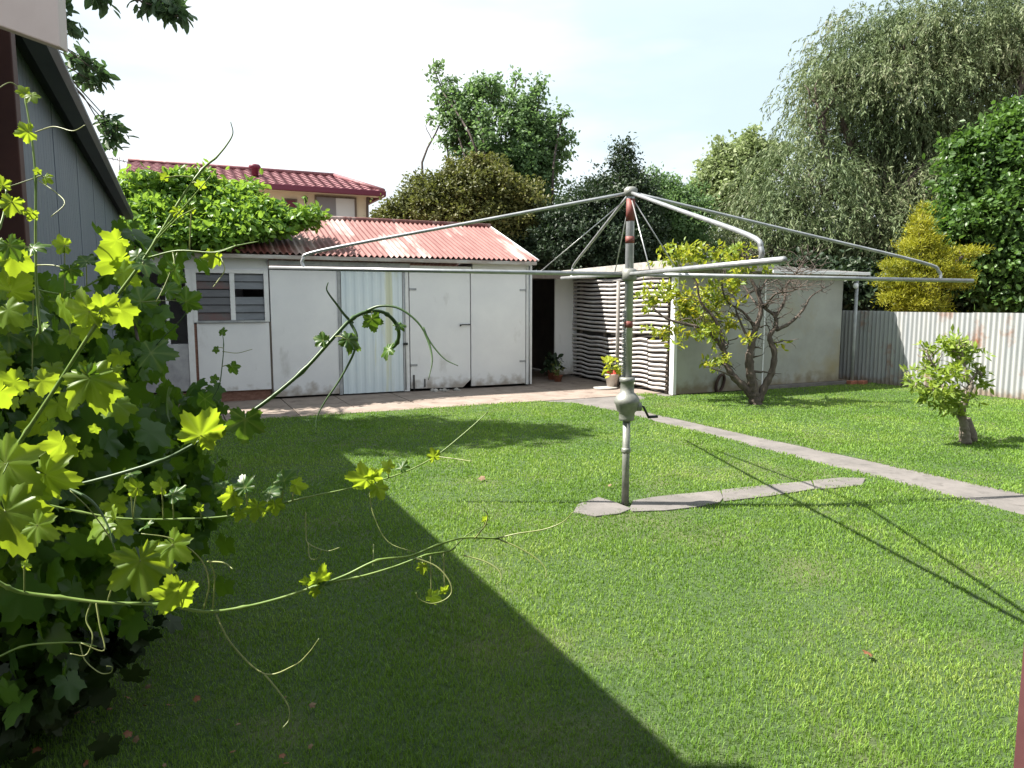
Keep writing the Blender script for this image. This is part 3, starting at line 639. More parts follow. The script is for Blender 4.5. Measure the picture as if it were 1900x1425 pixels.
for i in range(6): x = c[0]-.45+i*.14; mb.tube([(x, 24.3, 5.735-.02*i), (x, 24.8, 5.735-.02*i)], .01, 4)
mb.tube([(c[0]-.02,24.5,4.6),(c[0]-.02,24.5,4.2)],.02,6)
mb.build('elements', 'antenna', o); tag(o, 'thin rooftop television aerial at the left end of the tiled roof', 'aerial')

# ================================================================== ROTARY CLOTHESLINE
HB = np.array([3.07, 4.53, 0]); AZ = 1.755
cl = thing('rotary_clothesline', 'old galvanised rotary clothes hoist with winding handle in the middle of the lawn', 'clothesline', HB)
c0 = np.array([HB[0], HB[1], AZ])
P(MB().tube([HB+(0,0,-.05), HB+(0,0,.70)], .0285, 16).lathe(HB+(0,0,.41), [(.031,0),(.036,.01),(.036,.03),(.031,.04)], 16), 'pole', 'galvd', cl)
P(MB().lathe(HB+(0,0,.66), [(.050,0),(.058,.004),(.058,.02),(.060,.06),(.074,.075),(.086,.12),(.096,.135),(.096,.155),(.088,.175),(.070,.20),(.052,.215),(.050,.29),(.058,.296),(.058,.325),(.04,.33)], 24), 'gear_housing', 'galvd', cl)
# rib on the housing, then crank
d = rt*1.0
P(MB().tube([HB+(0,0,.765)+d*.05, HB+(0,0,.765)+d*.108], .034, 12), 'gear_boss', 'galvd', cl)
ck = P(MB().tube([HB+(0,0,.765)+d*.10, HB+(0,0,.765)+d*.125, HB+(0,0,.685)+d*.165], .009, 8), 'crank', 'iron', cl)
P(MB().tube([HB+(0,0,.685)+d*.16, HB+(0,0,.69)+d*.235], .011, 10), 'handle', 'iron', ck)
UP = P(MB().tube([HB+(0,0,.97), HB+(0,0,2.24), HB+(.0,0,2.36)], [.034, .031, .031], 16), 'lift_tube', 'galv', cl)
mb = MB()
for i in range(26): z = 1.0+i*.019; mb.box(HB[0]-.052, HB[0]-.03, HB[1]-.006, HB[1]+.006, z, z+.011)
P(mb, 'rack', 'galv', UP)
for z0, z1 in ((2.14, 2.30), (1.98, 2.03), (1.36, 1.41)): P(MB().tube([HB+(0,0,z0), HB+(0,0,z1)], .0335, 16), 'painted_band', 'redpaint', UP)
P(MB().lathe(HB+(0,0,AZ-.05), [(.04,0),(.055,.01),(.055,.08),(.042,.09)], 16), 'collar', 'galvd', cl)
P(MB().lathe(HB+(0,0,2.32), [(.035,0),(.05,.01),(.05,.05),(.03,.065)], 16), 'head', 'galvd', cl)
tips = dict(l=atD(500, 497, 5.45), r=atD(1805, 521, 5.8), n=atD(1455, 482, 3.1), f=atD(1042, 516, 7.9))
ends = dict(l=(565, 495, 568, 470), r=(1745, 518, 1733, 492), n=(1412, 486, 1407, 443), f=(1060, 516, 1064, 492))
top = HB+(0, 0, 2.345)
for k in 'lrnf':
    T = tips[k]; v = T-c0; a = c0+v*.015
    rr = .0155
    arm = P(MB().tube([a, T], rr, 12), 'arm', 'galv', cl)
    # strut: from the head outwards, bent down onto the arm
    x, y_, x2, y2 = ends[k]
    # parameter of landing point along the arm whose projection is nearest x
    best = min((abs((lambda p: 950+F*((p-CAM)@rt)/((p-CAM)@fwd))(a+v*s)-x), s) for s in np.linspace(.5, .99, 200)); s = best[1]
    Lp = a+v*s; Dk = (Lp-CAM)@fwd; hb = atD(x2, y2, Dk*1.0); hb = Lp+(hb-Lp)
    pin = top + (hb-top)*.01
    bend = [top, top+(hb-top)*.5, top+(hb-top)*.94, hb*.55+(top+(hb-top)*.97)*.2+Lp*.25, Lp*.45+hb*.55+(hb-top)*.004, Lp]
    P(MB().tube(smoothpath([top, top+(hb-top)*.5, top+(hb-top)*.95, Lp+(hb-Lp)*.62+(hb-top)*.008, Lp], 5), .0125, 10), 'strut', 'galv', cl)
    if k in 'ln': pass
for (x, y_, kk) in ((1000, 505, 'l'), (1140, 507, 'f'), (1207, 503, 'n'), (1262, 514, 'r')):
    v = tips[kk]-c0; best = min((abs((lambda p: 950+F*((p-CAM)@rt)/((p-CAM)@fwd))(c0+v*s)-x), s) for s in np.linspace(.02, .9, 300)); e = c0+v*best[1]
    P(MB().tube([top-(0, 0, .02), e], .0045, 6), 'stay', 'wire', cl)
# ================================================================== SMALL THINGS BY THE SHEDS
b = (7.33, 11.15); o = MB().tube([(*b, 0), (7.36, 11.2, 1.93)], .035, 8).build('timber_post', 'oldwood', None, (*b, 0)); tag(o, 'slim weathered timber post in front of the slatted side wall', 'post')
def potted(name, label, loc, mpot, ml, h, r, lsize, n, tmpl, flower=False):
    t = thing(name, label, 'potted plant', loc)
    L = np.array(loc, float)
    P(MB().lathe(L, [(r*.7, 0), (r, h*.92), (r*1.1, h*.93), (r*1.1, h), (r*.9, h), (r*.85, h*.93)], 18), 'pot', mpot, t)
    mb = MB()
    for _ in range(7):
        e = L+(rnd.gauss(0, r*.9), rnd.gauss(0, r*.9), h+rnd.uniform(.1, .3)); mb.tube(smoothpath(wig(L+(0, 0, h*.8), e, 3, .05), 3), .004, 5)
    P(mb, 'stem', 'cane', t)
    ells = [(L+(0, 0, h+.14), (r*1.3, r*1.3, .13)), (L+(-.03, 0, h+.05), (r*1.0, r*1.0, .07))]
    PP, O = crown_pts(ells, n, 3, .03); leaves('foliage', PP, O, ml, t, lsize, tmpl)
    if flower:
        PP, O = crown_pts([(L+(0, 0, h+.04), (r*.9, r*.9, .04))], 12, 2, .02); leaves('flower', PP, O, 'redflower', t, .05, OVAL)
    return t
potted('potted_plant', 'yellow leaved plant in a pale pot near the slatted wall', (7.12, 11.0, .0), 'potwhite', 'potleaf', .26, .12, .11, 34, OVAL, True)
potted('potted_plant', 'dark foliage plant in a terracotta pot inside the shaded doorway', (6.85, 12.75, .0), 'terracotta', 'darktree', .2, .12, .12, 30, OVAL)
potted('potted_plant', 'small terracotta pot of sprigs on the shaded paving by the lean-to door', (6.75, 12.35, .0), 'terracotta', 'olive', .13, .09, .07, 16, OVAL)
b = gr(1165, 722); o = MB().lathe((b[0]-.35, b[1]+.2, 0), [(.2, 0), (.22, .01), (.22, .035), (.19, .04)], 20).build('stepping_stone', 'cement', None, (b[0]-.35, b[1]+.2, 0), .004); tag(o, 'round pale stepping stone beside the potted plant', 'stone')
c = atY(1337, 711, 9.76); mb = MB(); ring = [(c[0]+.085*math.cos(a), 9.77-.03*math.sin(a), c[2]+.15*math.sin(a)+.03*math.cos(a)) for a in np.linspace(.2, 6.6, 26)]
mb.tube(ring, .026, 8); o = mb.build('hose_ring', 'rubber', None, (c[0], 9.76, 0)); tag(o, 'dark loop of hose leaning on the cream wall by the tree', 'hose')
for i, (x, y_) in enumerate(((1582, 716), (1600, 716))):
    b = gr(x, y_-3); o = MB().box(b[0]-.11, b[0]+.11, b[1]-.055, b[1]+.055, 0, .07).build('brick', 'terracotta', None, (b[0], b[1], 0), .006)
    o.rotation_euler = (0, 0, .3*i); tag(o, ['red brick lying at the fence foot, nearer the outbuilding', 'red brick lying at the fence foot, further from the outbuilding'][i], 'brick', 'loose red bricks by the fence')
o = thing('rubble', 'low heap of pale rubble at the foot of the double doors', 'rubble', (4.2, 11.9, 0))
mb = MB()
for i in range(14):
    x = rnd.uniform(4.0, 4.5); yy = rnd.uniform(11.8, 11.93); s_ = rnd.uniform(.02, .05)
    mb.lathe((x, yy, 0), [(s_, 0), (s_*1.1, s_*.5), (s_*.6, s_*1.1), (s_*.1, s_*1.25)], 7)
P(mb, 'lumps', 'cement', o)

# ================================================================== FRUIT TREE
ft = thing('fruit_tree', 'gnarled half bare fruit tree with yellowing leaves in front of the cream outbuilding', 'tree', (8.08, 8.42, 0))
D0 = 11.05
def pth(lst, D): return smoothpath([atD(x, y, D+(dd if len(q) > 2 else 0)) for q in lst for x, y, dd in [(q[0], q[1], q[2] if len(q) > 2 else 0)]], 5)
mb = MB(); tw = []
def branch(lst, r0, r1, n=7, twigs=0, tl=.35):
    p = pth(lst, D0); rs = [r0+(r1-r0)*(i/(len(p)-1))**.8 for i in range(len(p))]
    rs = [r*(1+.12*math.sin(i*2.1)) for i, r in enumerate(rs)]
    mb.tube(p, rs, n)
    for _ in range(twigs):
        i = rnd.randrange(len(p)//3, len(p)); q = p[i]; d = np.array([rnd.gauss(0, 1), rnd.gauss(0, 1), rnd.gauss(.35, .6)]); d /= np.linalg.norm(d)
        e = q+d*tl*rnd.uniform(.5, 1.3); pp = smoothpath(wig(q, e, 4, .09), 2); mb.tube(pp, list(np.linspace(max(.006, rs[i]*.35), .003, len(pp))), 4); tw.append(e)
        for _ in range(2):
            q2 = pp[rnd.randrange(2, len(pp))]; e2 = q2+(d*.5+np.array([rnd.gauss(0, .6), rnd.gauss(0, .6), rnd.gauss(.2, .5)]))*tl*.5
            mb.tube(wig(q2, e2, 3, .1), [.004, .0035, .003, .002], 4); tw.append(e2)
branch([(1404, 756), (1400, 738), (1398, 722), (1394, 700), (1390, 668), (1395, 640), (1402, 610), (1412, 575), (1405, 540), (1390, 510), (1385, 470)], .105, .015, 9, 14)
branch([(1402, 745), (1385, 722), (1362, 700), (1350, 680), (1343, 650), (1322, 622), (1300, 608), (1265, 600), (1235, 590), (1210, 570)], .07, .012, 8, 14)
branch([(1343, 650), (1338, 620), (1325, 590), (1300, 560), (1290, 520), (1260, 490)], .035, .01, 6, 12)
branch([(1406, 745), (1420, 715), (1432, 690), (1437, 655), (1428, 625), (1440, 605), (1437, 585), (1418, 570), (1410, 545), (1425, 515)], .065, .012, 8, 22)
branch([(1440, 612), (1465, 600), (1490, 575), (1505, 550), (1533, 532)], .035, .007, 6, 8, .25)
branch([(1437, 590), (1455, 560), (1460, 530), (1478, 505), (1495, 480)], .028, .007, 6, 26, .35)
branch([(1402, 610), (1380, 580), (1350, 560), (1340, 530), (1345, 495)], .028, .008, 6, 12)
branch([(1395, 640), (1375, 600), (1370, 560), (1440, 520, .5), (1500, 500, .6)], .025, .006, 6, 12)
branch([(1418, 570), (1440, 545, -.4), (1470, 540, -.5), (1500, 520, -.6)], .02, .006, 5, 22)
branch([(1362, 700), (1340, 690, -.3), (1310, 680, -.4)], .02, .006, 5, 3, .12)
branch([(1412, 575), (1390, 545, .6), (1370, 500, .9), (1400, 470, 1.0)], .02, .006, 5, 10)
mb.build('trunk', 'bark', ft)
lst = [(1290,470,55,22),(1240,475,35,16),(1230,545,45,22),(1200,560,22,18),(1300,585,50,35),(1275,560,32,20),(1330,545,38,25),(1225,615,36,15),(1310,620,35,20),(1360,520,30,18),(1305,675,10,8),(1335,668,8,7),(1325,678,10,5),(1260,640,12,8),(1400,632,16,10),(1355,600,20,14),(1345,660,6,5),(1365,470,30,14),(1430,500,20,10),(1375,500,16,30),(1445,640,6,5),(1375,560,12,10)]
ells = ellp([(a, b_, c_, d_, None, rnd.uniform(-.5, .5)) for a, b_, c_, d_ in lst], D0)
PP, O = crown_pts(ells, 400, 7, .04, .1)
near = [e for e in tw if rnd.random() < .1]
leaves('crown', PP, O, 'fruit', ft, .085, (OVAL[0]*np.array([.75, 1, 1]), OVAL[1]), .1)

# SMALL GNARLED TREE
st = thing('citrus_tree', 'small gnarled tree with lime green leaf tufts standing on the right lawn', 'tree', (7.94, 5.05, 0))
D0 = 7.93
mb = MB()
branch([(1794, 824), (1791, 802), (1788, 785), (1784, 765), (1790, 745), (1797, 728), (1801, 712), (1793, 703), (1778, 698)], .050, .028, 10, 3, .12)
mb.v = [v for v in mb.v]
branch([(1790, 760), (1770, 745), (1745, 730), (1722, 722)], .022, .008, 6, 6, .14)
branch([(1790, 775), (1768, 765), (1750, 745)], .018, .006, 6, 4, .12)
branch([(1800, 706), (1790, 680), (1785, 655), (1775, 640)], .022, .008, 6, 6, .14)
branch([(1796, 698), (1760, 690), (1735, 680), (1718, 650)], .02, .007, 6, 6, .14)
branch([(1802, 706), (1815, 690), (1822, 700)], .015, .006, 6, 4, .1)
branch([(1745, 730), (1715, 715), (1690, 705)], .014, .005, 5, 4, .1)
mb.tube([(7.99, 5.05, -.02), (7.97, 5.05, .08), (7.94, 5.05, .17), (7.92, 5.05, .27)], [.085, .09, .07, .045], 10)
mb.tube([(7.86, 5.02, -.02), (7.87, 5.02, .07), (7.91, 5.04, .16)], [.055, .05, .03], 8)
mb.build('trunk', 'barkpale', st)
lst = [(1775,640,34,20),(1792,665,32,22),(1715,650,18,15),(1722,682,24,18),(1770,690,38,14),(1812,695,18,20),(1700,707,28,10),(1745,722,38,16),(1760,745,34,18),(1722,740,22,12),(1800,740,16,10),(1775,768,16,9),(1690,690,10,8),(1825,712,8,8),(1740,700,20,12)]
ells = ellp([(a, b_, c_, d_, None, rnd.uniform(-.25, .25)) for a, b_, c_, d_ in lst], D0)
PP, O = crown_pts(ells, 230, 7, .02, .1)
leaves('crown', PP, O, 'smalltree', st, .08, (NARR[0]*np.array([1.9, 1, 1]), NARR[1]), -.2)

# ================================================================== TREES BEYOND
tree('locust_tree', 'tall airy green tree rising behind the rusty roof in the middle', 955, 20,
     [(930,260,75,70),(870,205,45,40),(905,160,35,22),(958,200,42,30),(1010,285,45,48),(985,200,22,25),(1015,235,30,24),(845,235,30,22),(838,205,25,12),(805,128,10,16),(875,175,20,20),(985,330,62,50),(1000,400,60,60),(1045,265,20,28),(828,262,22,14),(818,165,12,16),(832,150,12,12),(826,190,20,10),(820,222,22,10),(848,205,22,20),(840,180,22,8),(1000,250,40,34),(958,150,10,14),(858,275,26,18),(1045,205,14,14),(925,310,60,40),(995,155,14,14),(1000,170,8,8)],
     'ctree', 'barkdark', 1150, 26, .10, .105, .13, OVAL, .2, .2)
tree('olive_bush', 'rounded olive brown bushy tree to the left of the tall airy one', 860, 18.5,
     [(880,355,62,55),(815,375,62,45),(765,395,42,25),(728,402,25,16),(905,330,35,32),(940,390,60,60),(850,400,90,40)],
     'olive', 'barkdark', 1500, 44, .10, .085, .14, OVAL, .6)
tree('dark_evergreen', 'dark pointed evergreen tree behind the top of the clothesline', 1140, 18,
     [(1120,400,75,55),(1150,340,32,45),(1155,300,16,30),(1158,275,5,16),(1110,340,16,24),(1180,380,45,50),(1060,440,75,60),(1150,450,90,50)],
     'darktree', 'barkdark', 1400, 40, .10, .085, .14, DIAM, .55)
tree('dark_evergreen', 'wispy dark green tree between the pointed evergreen and the weeping tree', 1235, 19,
     [(1215,380,40,48),(1250,375,22,40),(1210,340,14,22),(1270,400,45,50),(1245,440,60,50),(1225,350,10,18)],
     'ctree', 'barkdark', 700, 38, .10, .09, .12, DIAM, .5)
# low dark shrubs filling behind the sheds
tree('dark_shrub', 'dark leafy shrub directly behind the lean-to roof', 1010, 18.8,
     [(960,460,60,45),(1020,465,50,40),(1075,480,50,30),(1130,480,50,35),(1190,478,50,35)], 'darktree', 'barkdark', 900, 36, .10, .085, .08, DIAM, .6)

tree('pale_shrub', 'pale yellow-green shrubby tree left of the weeping tree', 1350, 22,
     [(1345,320,48,50),(1395,290,35,35),(1320,360,30,34),(1430,290,25,25),(1370,350,70,50),(1310,340,14,18),(1340,270,10,14),(1395,250,12,14)], 'paleshrub', 'barkpale', 700, 26, .12, .12, .12, OVAL, .45)
# weeping pepper tree
def pepper():
    D = 20; px = 1680
    lst = [(1690,150,130,110),(1600,120,70,75),(1560,230,70,90),(1800,60,150,85),(1850,170,120,110),(1730,250,110,70),(1640,300,110,80),(1500,330,80,70),(1440,400,100,70),(1560,400,110,70),(1370,430,70,50),(1660,420,90,70),(1780,340,110,80),(1720,60,70,50),(1340,470,60,30),(1460,460,90,40),(1590,470,90,40),(1900,60,90,90),(1870,300,90,120),(1545,150,30,40),(1530,120,40,40),(1515,190,30,60),(1610,60,60,40)]
    ells = ellp([(a, b_, c_, d_, None, rnd.uniform(-1, 1)) for a, b_, c_, d_ in lst], D)
    b = atD(px, 560, D); b[2] = 0
    t = thing('pepper_tree', 'huge grey-green weeping tree filling the upper right behind the fence', 'tree', b)
    mb = MB(); limbs(mb, b, ells, .32, b+np.array([0, 0, 2.6]), 6); mb.build('trunk', 'bark', t)
    PP, O = crown_pts(ells, 2500, 5.8, .22, .4)
    n = len(PP); k = 9
    seg = .08; out_ = O*np.array([1, 1, 0])*.5 + unit(n)*np.array([.6, .6, .25])
    pos = PP.copy(); V = []; pos_l = []; T_l = []
    dirn = out_ + np.array([0, 0, .3]); dirn /= np.linalg.norm(dirn, axis=1, keepdims=True)
    for j in range(k):
        pos = pos + dirn*seg; dirn = dirn + np.array([0, 0, -.33]) + R.normal(0, .07, (n, 3)); dirn /= np.linalg.norm(dirn, axis=1, keepdims=True)
        for s_ in (-1, 1):
            side = np.cross(dirn, unit(n)); pos_l.append(pos.copy()); T_l.append(dirn*.8+side*.7*s_+[0, 0, -.25])
    PP = np.concatenate(pos_l); T = np.concatenate(T_l); m_ = len(PP)
    keep = R.rand(m_) < .95
    PP, T = PP[keep], T[keep]; m_ = len(PP)
    V, Fc = scatter(NARR[0]*np.array([1.2, 1, 1]), NARR[1], PP, T, unit(m_)+np.array([0, 0, .4]), .125*(.6+.8*R.rand(m_)))
    npmesh('crown', V, Fc, 'pepper', t)
pepper()
tree('dense_tree', 'dense bright green leafy tree at the right edge above the fence', 1870, 16.5,
     [(1840,300,60,50),(1890,240,40,50),(1800,345,45,35),(1850,400,100,60),(1890,330,60,80),(1800,430,60,45),(1870,480,90,60),(1900,560,90,60),(1815,500,60,50),(1795,300,20,30),(1780,275,20,20)],
     'bright', 'barkdark', 900, 44, .15, .13, .2, OVAL, .5)
tree('dark_evergreen', 'shadowy dark shrub just over the fence beneath the golden conifer', 1640, 17.5,
     [(1620,540,60,40),(1700,540,90,45),(1800,540,80,40),(1570,520,50,40),(1480,510,60,30),(1880,540,70,50)], 'darktree', 'barkdark', 600, 30, .13, .13, .1, OVAL, .6)
tree('golden_conifer', 'bright golden yellow conifer poking over the corrugated fence', 1720, 14.4,
     [(1712,395,9,20),(1708,425,20,26),(1700,455,30,16),(1728,450,24,14),(1715,480,46,14),(1752,470,34,14),(1800,468,34,8),(1675,495,44,14),(1740,498,52,16),(1655,520,32,12),(1700,530,56,18),(1668,552,34,14),(1712,562,50,16),(1770,520,40,16),(1740,590,34,10),(1690,575,30,12)],
     'gold', 'barkdark', 1100, 26, .06, .075, .1, NARR, .3, -.5)
# leafy vine on the shed roof
def roofvine():
    D = 13.0
    lst = [(300,380,60,42),(370,375,60,42),(440,393,50,32),(490,405,45,26),(540,412,35,14),(255,370,35,35),(330,410,70,35),(420,415,70,30),(270,410,50,35),(485,425,45,14),(462,355,16,14),(578,405,18,7),(275,445,40,14),(330,446,45,16),(385,448,40,14),(250,420,30,25),(310,425,50,20),(395,438,50,16),(455,428,30,10),(350,342,50,14),(280,342,30,12)]
    t = thing('roof_creeper', 'bushy light green creeper piled on the left end of the rusty roof', 'creeper', (-1.2, 12.3, 0))
    ells = []
    for a, b_, c_, d_ in lst:
        c = atY(a, b_, float(np.interp(b_, [335, 380, 405, 425, 450], [13.3, 13.0, 12.5, 12.15, 11.85]))); sc_ = ((c-CAM)@fwd)/F
        ells.append((c+np.array([0, 0, .04]), (c_*sc_, .3, max(.1, d_*sc_))))
    mb = MB(); f = np.array([-1.3, 12.6, 2.65])
    mb.tube(smoothpath(wig((-1.9, 11.7, 0), f, 4, .02)), .05, 8)
    for c, r in ells: mb.tube(smoothpath(wig(f, np.array(c)-(0, 0, .05), 4, .02), 3), list(np.linspace(.02, .005, 13)), 5)
    mb.build('stem', 'bark', t)
    PP, O = crown_pts(ells, 2300, 9, .075, .35); n = len(PP)
    T = unit(n)+O*.6-(0, 0, .25); Nn = unit(n)*.8+O*.5+(0, 0, .7)
    V, Fc = scatter(*OVAL, PP, T, Nn, .105*(.6+.8*R.rand(n)))
    V = V; npmesh('foliage', V, Fc, 'roofvine', t)
roofvine()
# big tree behind the garage; its crown is above the frame and shades the far lawn
def lefttree():
    b = np.array([-4.0, 12.6, 0]); t = thing('overhanging_tree', 'leafy tree behind the garage with sprays hanging into the top left sky', 'tree', b)
    ells = [(np.array(c), r) for c, r in (((-2.6, 10.5, 7.2), (1.2, .8, .7)), ((-1.8, 10.3, 7.5), (.8, .6, .4)), ((-4.2, 11.4, 7.6), (1.6, 1.2, 1.1)), ((-3.4, 10.4, 6.4), (1.1, .8, .6)), ((-1.3, 10.1, 7.7), (.5, .4, .25)), ((-3.6, 11.0, 8.6), (1.3, .9, .6)))]
    e2 = ellp([(158,120,16,16),(170,150,12,16),(182,135,10,10),(150,105,10,10),(200,222,14,14),(212,245,10,18),(205,262,8,12)], 11.0)
    e3 = ellp([(300,4,26,8),(322,14,16,8),(335,26,7,9),(270,0,18,5),(180,-8,18,4),(122,20,6,14),(140,46,14,6)], 8.5)
    mb = MB(); limbs(mb, b, ells, .2, b+(0, 0, 3.2), 3)
    for e, l in ((e2, ells[3][0]), (e3, ells[3][0])):
        for c, r in e: mb.tube(smoothpath(wig(l, c, 4, .04), 3), list(np.linspace(.03, .006, 13)), 5)
    mb.build('trunk', 'barkdark', t)
    P1, O1 = crown_pts(ells, 420, 30, .16, .2); P2, O2 = crown_pts(e2, 40, 11, .06, .3); P3, O3 = crown_pts(e3, 40, 7, .05, .3)
    leaves('crown', np.concatenate([P1, P2, P3]), np.concatenate([O1, O2, O3]), 'lefttree', t, .15, (OVAL[0]*np.array([.8, 1, 1]), OVAL[1]), .6)
lefttree()

# ================================================================== GRAPEVINE
def pxp(lst, D, D2=None):
    D2 = D if D2 is None else D2; n = len(lst)
    return smoothpath([atD(x, y, D+(D2-D)*i/max(1, n-1)) for i, (x, y) in enumerate(lst)], 6)
gv = thing('grapevine', 'leafy grapevine with long shoots and tendrils reaching in from the left', 'vine', tuple(gr(60, 1340)))
mb = MB(); b = gr(60, 1340)
for e in ((90, 1000, 2.7), (200, 800, 2.8), (60, 700, 2.5), (250, 600, 3.0), (330, 950, 3.0)):
    mb.tube(smoothpath(wig(b, atD(*e), 5, .05), 4), list(np.linspace(.018, .006, 21)), 7)
mb.build('stem', 'barkdark', gv)
mass = [(20,640,80,90,2.1),(110,690,80,75,2.3),(50,820,110,110,2.0),(135,840,90,85,2.3),(235,660,36,60,3.0),(240,570,30,40,3.2),(50,980,120,110,2.1),(130,1000,95,85,2.4),(235,880,60,90,2.9),(250,1030,70,80,3.0),(90,1100,110,50,2.4),(20,560,40,50,2.0),(290,485,26,16,3.5),(240,440,16,12,3.3),(340,760,60,22,3.4),(330,860,50,50,3.4),(340,960,50,60,3.4),(60,1170,60,50,2.4),(150,1150,60,40,2.6),(120,600,50,40,2.5)]
ells = []
for x, y_, rx, ry_, D in mass: ells.append((atD(x, y_, D), (rx*D/F, .32, ry_*D/F)))
PP, O = crown_pts(ells, 440, 4.2, .06, .3); n = len(PP)
T = unit(n)*.6+O*.3-(0, 0, .8); Nn = unit(n)*.8+(0, 0, .4)-fwd*.5
V, Fc = scatter(*GRAPEL, PP, T, Nn, .105*(.5+.9*R.rand(n)))
npmesh('foliage', V, Fc, 'vine', gv, smooth=True)
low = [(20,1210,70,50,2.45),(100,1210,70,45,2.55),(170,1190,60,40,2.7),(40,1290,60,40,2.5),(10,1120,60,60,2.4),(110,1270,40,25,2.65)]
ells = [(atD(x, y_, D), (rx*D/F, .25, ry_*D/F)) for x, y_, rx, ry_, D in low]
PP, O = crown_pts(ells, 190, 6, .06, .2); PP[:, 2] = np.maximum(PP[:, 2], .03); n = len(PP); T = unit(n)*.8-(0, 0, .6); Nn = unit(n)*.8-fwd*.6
V, Fc = scatter(*GRAPEL, PP, T, Nn, .09*(.5+.9*R.rand(n))); npmesh('lower_foliage', V, Fc, 'vineshade', gv, smooth=True)  # leaves coloured almost black to fill in the shade down here
# sunlit leaves on the camera side of the mass, glow added in their colour
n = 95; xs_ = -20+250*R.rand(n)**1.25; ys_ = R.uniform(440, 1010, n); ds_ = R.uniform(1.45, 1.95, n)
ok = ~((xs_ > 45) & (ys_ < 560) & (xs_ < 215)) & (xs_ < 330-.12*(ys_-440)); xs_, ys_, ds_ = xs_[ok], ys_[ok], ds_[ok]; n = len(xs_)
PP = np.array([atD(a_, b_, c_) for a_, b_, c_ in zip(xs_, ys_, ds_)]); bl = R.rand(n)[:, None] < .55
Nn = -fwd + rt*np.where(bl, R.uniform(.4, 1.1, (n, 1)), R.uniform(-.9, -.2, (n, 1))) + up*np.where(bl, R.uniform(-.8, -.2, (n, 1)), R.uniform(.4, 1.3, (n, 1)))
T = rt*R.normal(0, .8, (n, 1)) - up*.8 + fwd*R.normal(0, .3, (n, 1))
V, Fc = scatter(*grape(44, 3, .12, .3, .03), PP, T, Nn, .074*(.35+.95*R.rand(n))); npmesh('sunlit_foliage', V, Fc, 'viney', gv, smooth=True)

def leaf_at(parent, x, y, D, spx, ang, m='viney', tilt=(0, 0), tm=GRAPE):
    """one grape leaf: spx = span in photo px, ang = image angle of the tip (deg, up=90), tilt = lean of its face"""
    p = atD(x, y, D); a = rad(ang); T = rt*math.cos(a)+up*math.sin(a); Nn = -fwd + rt*tilt[0] + up*tilt[1]
    T = T + fwd*(tilt[1]*.35); tm = rnd.choice(GVAR); Vv, Ff = scatter(*tm, p[None], T[None], Nn[None], [spx*D/F*.85])
    o = npmesh('leaf', Vv, Ff, m, parent, smooth=True); at = o.data.attributes.new('vein', 'FLOAT', 'POINT'); at.data.foreach_set('value', np.array(VEIN, np.float32)); return o
def shoot(pts, D, D2, r0, r1, m, leafs=(), tends=(), tm='tendril'):
    p = pxp(pts, D, D2); k = len(p)
    rs = [r0+(r1-r0)*i/(k-1) for i in range(k)]
    rs = [r*(1.45 if i % 12 == 6 else 1) for i, r in enumerate(rs)]
    o = P(MB().tube(p, rs, 8), 'shoot', m, gv)
    for l in leafs:
        x, y, s_, a = l[:4]; mm = l[4] if len(l) > 4 else 'viney'; tl = l[5] if len(l) > 5 else (rnd.uniform(-.5, .5), rnd.uniform(-.3, .6))
        # distance: that of the nearest cane point, a touch nearer
        q = min(p, key=lambda w: abs(950+F*((w-CAM)@rt)/((w-CAM)@fwd)-x)+abs(712.5-F*((w-CAM)@up)/((w-CAM)@fwd)-y)); Dq = (q-CAM)@fwd-.02
        if mm == 'viney': tl = (rnd.uniform(.5, 1.1), rnd.uniform(-.75, -.25))
        lp = atD(x, y, Dq)
        if np.linalg.norm(lp-q) > .012: P(MB().tube(smoothpath([q, (q+lp)/2+up*.004, lp], 3), .0014, 5), 'petiole', 'tendril', o)
        leaf_at(o, x, y, Dq, s_, a, mm, tl)
    for tpts in tends:
        x, y = tpts[0]; q = min(p, key=lambda w: abs(950+F*((w-CAM)@rt)/((w-CAM)@fwd)-x)+abs(712.5-F*((w-CAM)@up)/((w-CAM)@fwd)-y)); Dq = (q-CAM)@fwd
        tp = pxp(tpts, Dq, Dq*.97); P(MB().tube(tp, list(np.linspace(max(r1*.8, .0013), .0009, len(tp))), 6), 'tendril', tm, o)
    return o
# arching shoot, its shade put into the cane colour
shoot([(-30,912),(60,907),(150,898),(290,858),(350,830),(410,797),(480,755),(560,690),(620,625),(655,590),(690,577),(718,583),(738,607),(737,635),(715,655)], 1.35, 1.75, .0036, .0045, 'caneshade',
      [(372,808,118,60,'viney',(.2,.5)),(455,778,95,-95,'vine',(.3,.2)),(600,632,42,160,'vine'),(645,630,62,-25,'vine',(.1,.8)),(690,592,52,-80,'vine'),(738,605,34,20,'vine',(.2,.9)),(722,648,48,-160,'vine',(.3,.8)),(10,860,170,-40,'viney',(.4,.3)),(85,880,120,-20,'viney'),(70,915,60,-20,'viney',(.2,.9))],
      [[(680,577),(705,568),(740,572),(775,598),(802,640),(825,666),(850,679)],[(655,600),(640,585),(625,565),(610,545),(606,535),(609,524)],[(650,598),(662,625),(655,658),(630,705),(603,745),(588,775),(587,797)],[(785,608),(797,640),(802,670),(795,705)],[(120,903),(170,930),(200,975),(212,1020)]], 'caneshade')
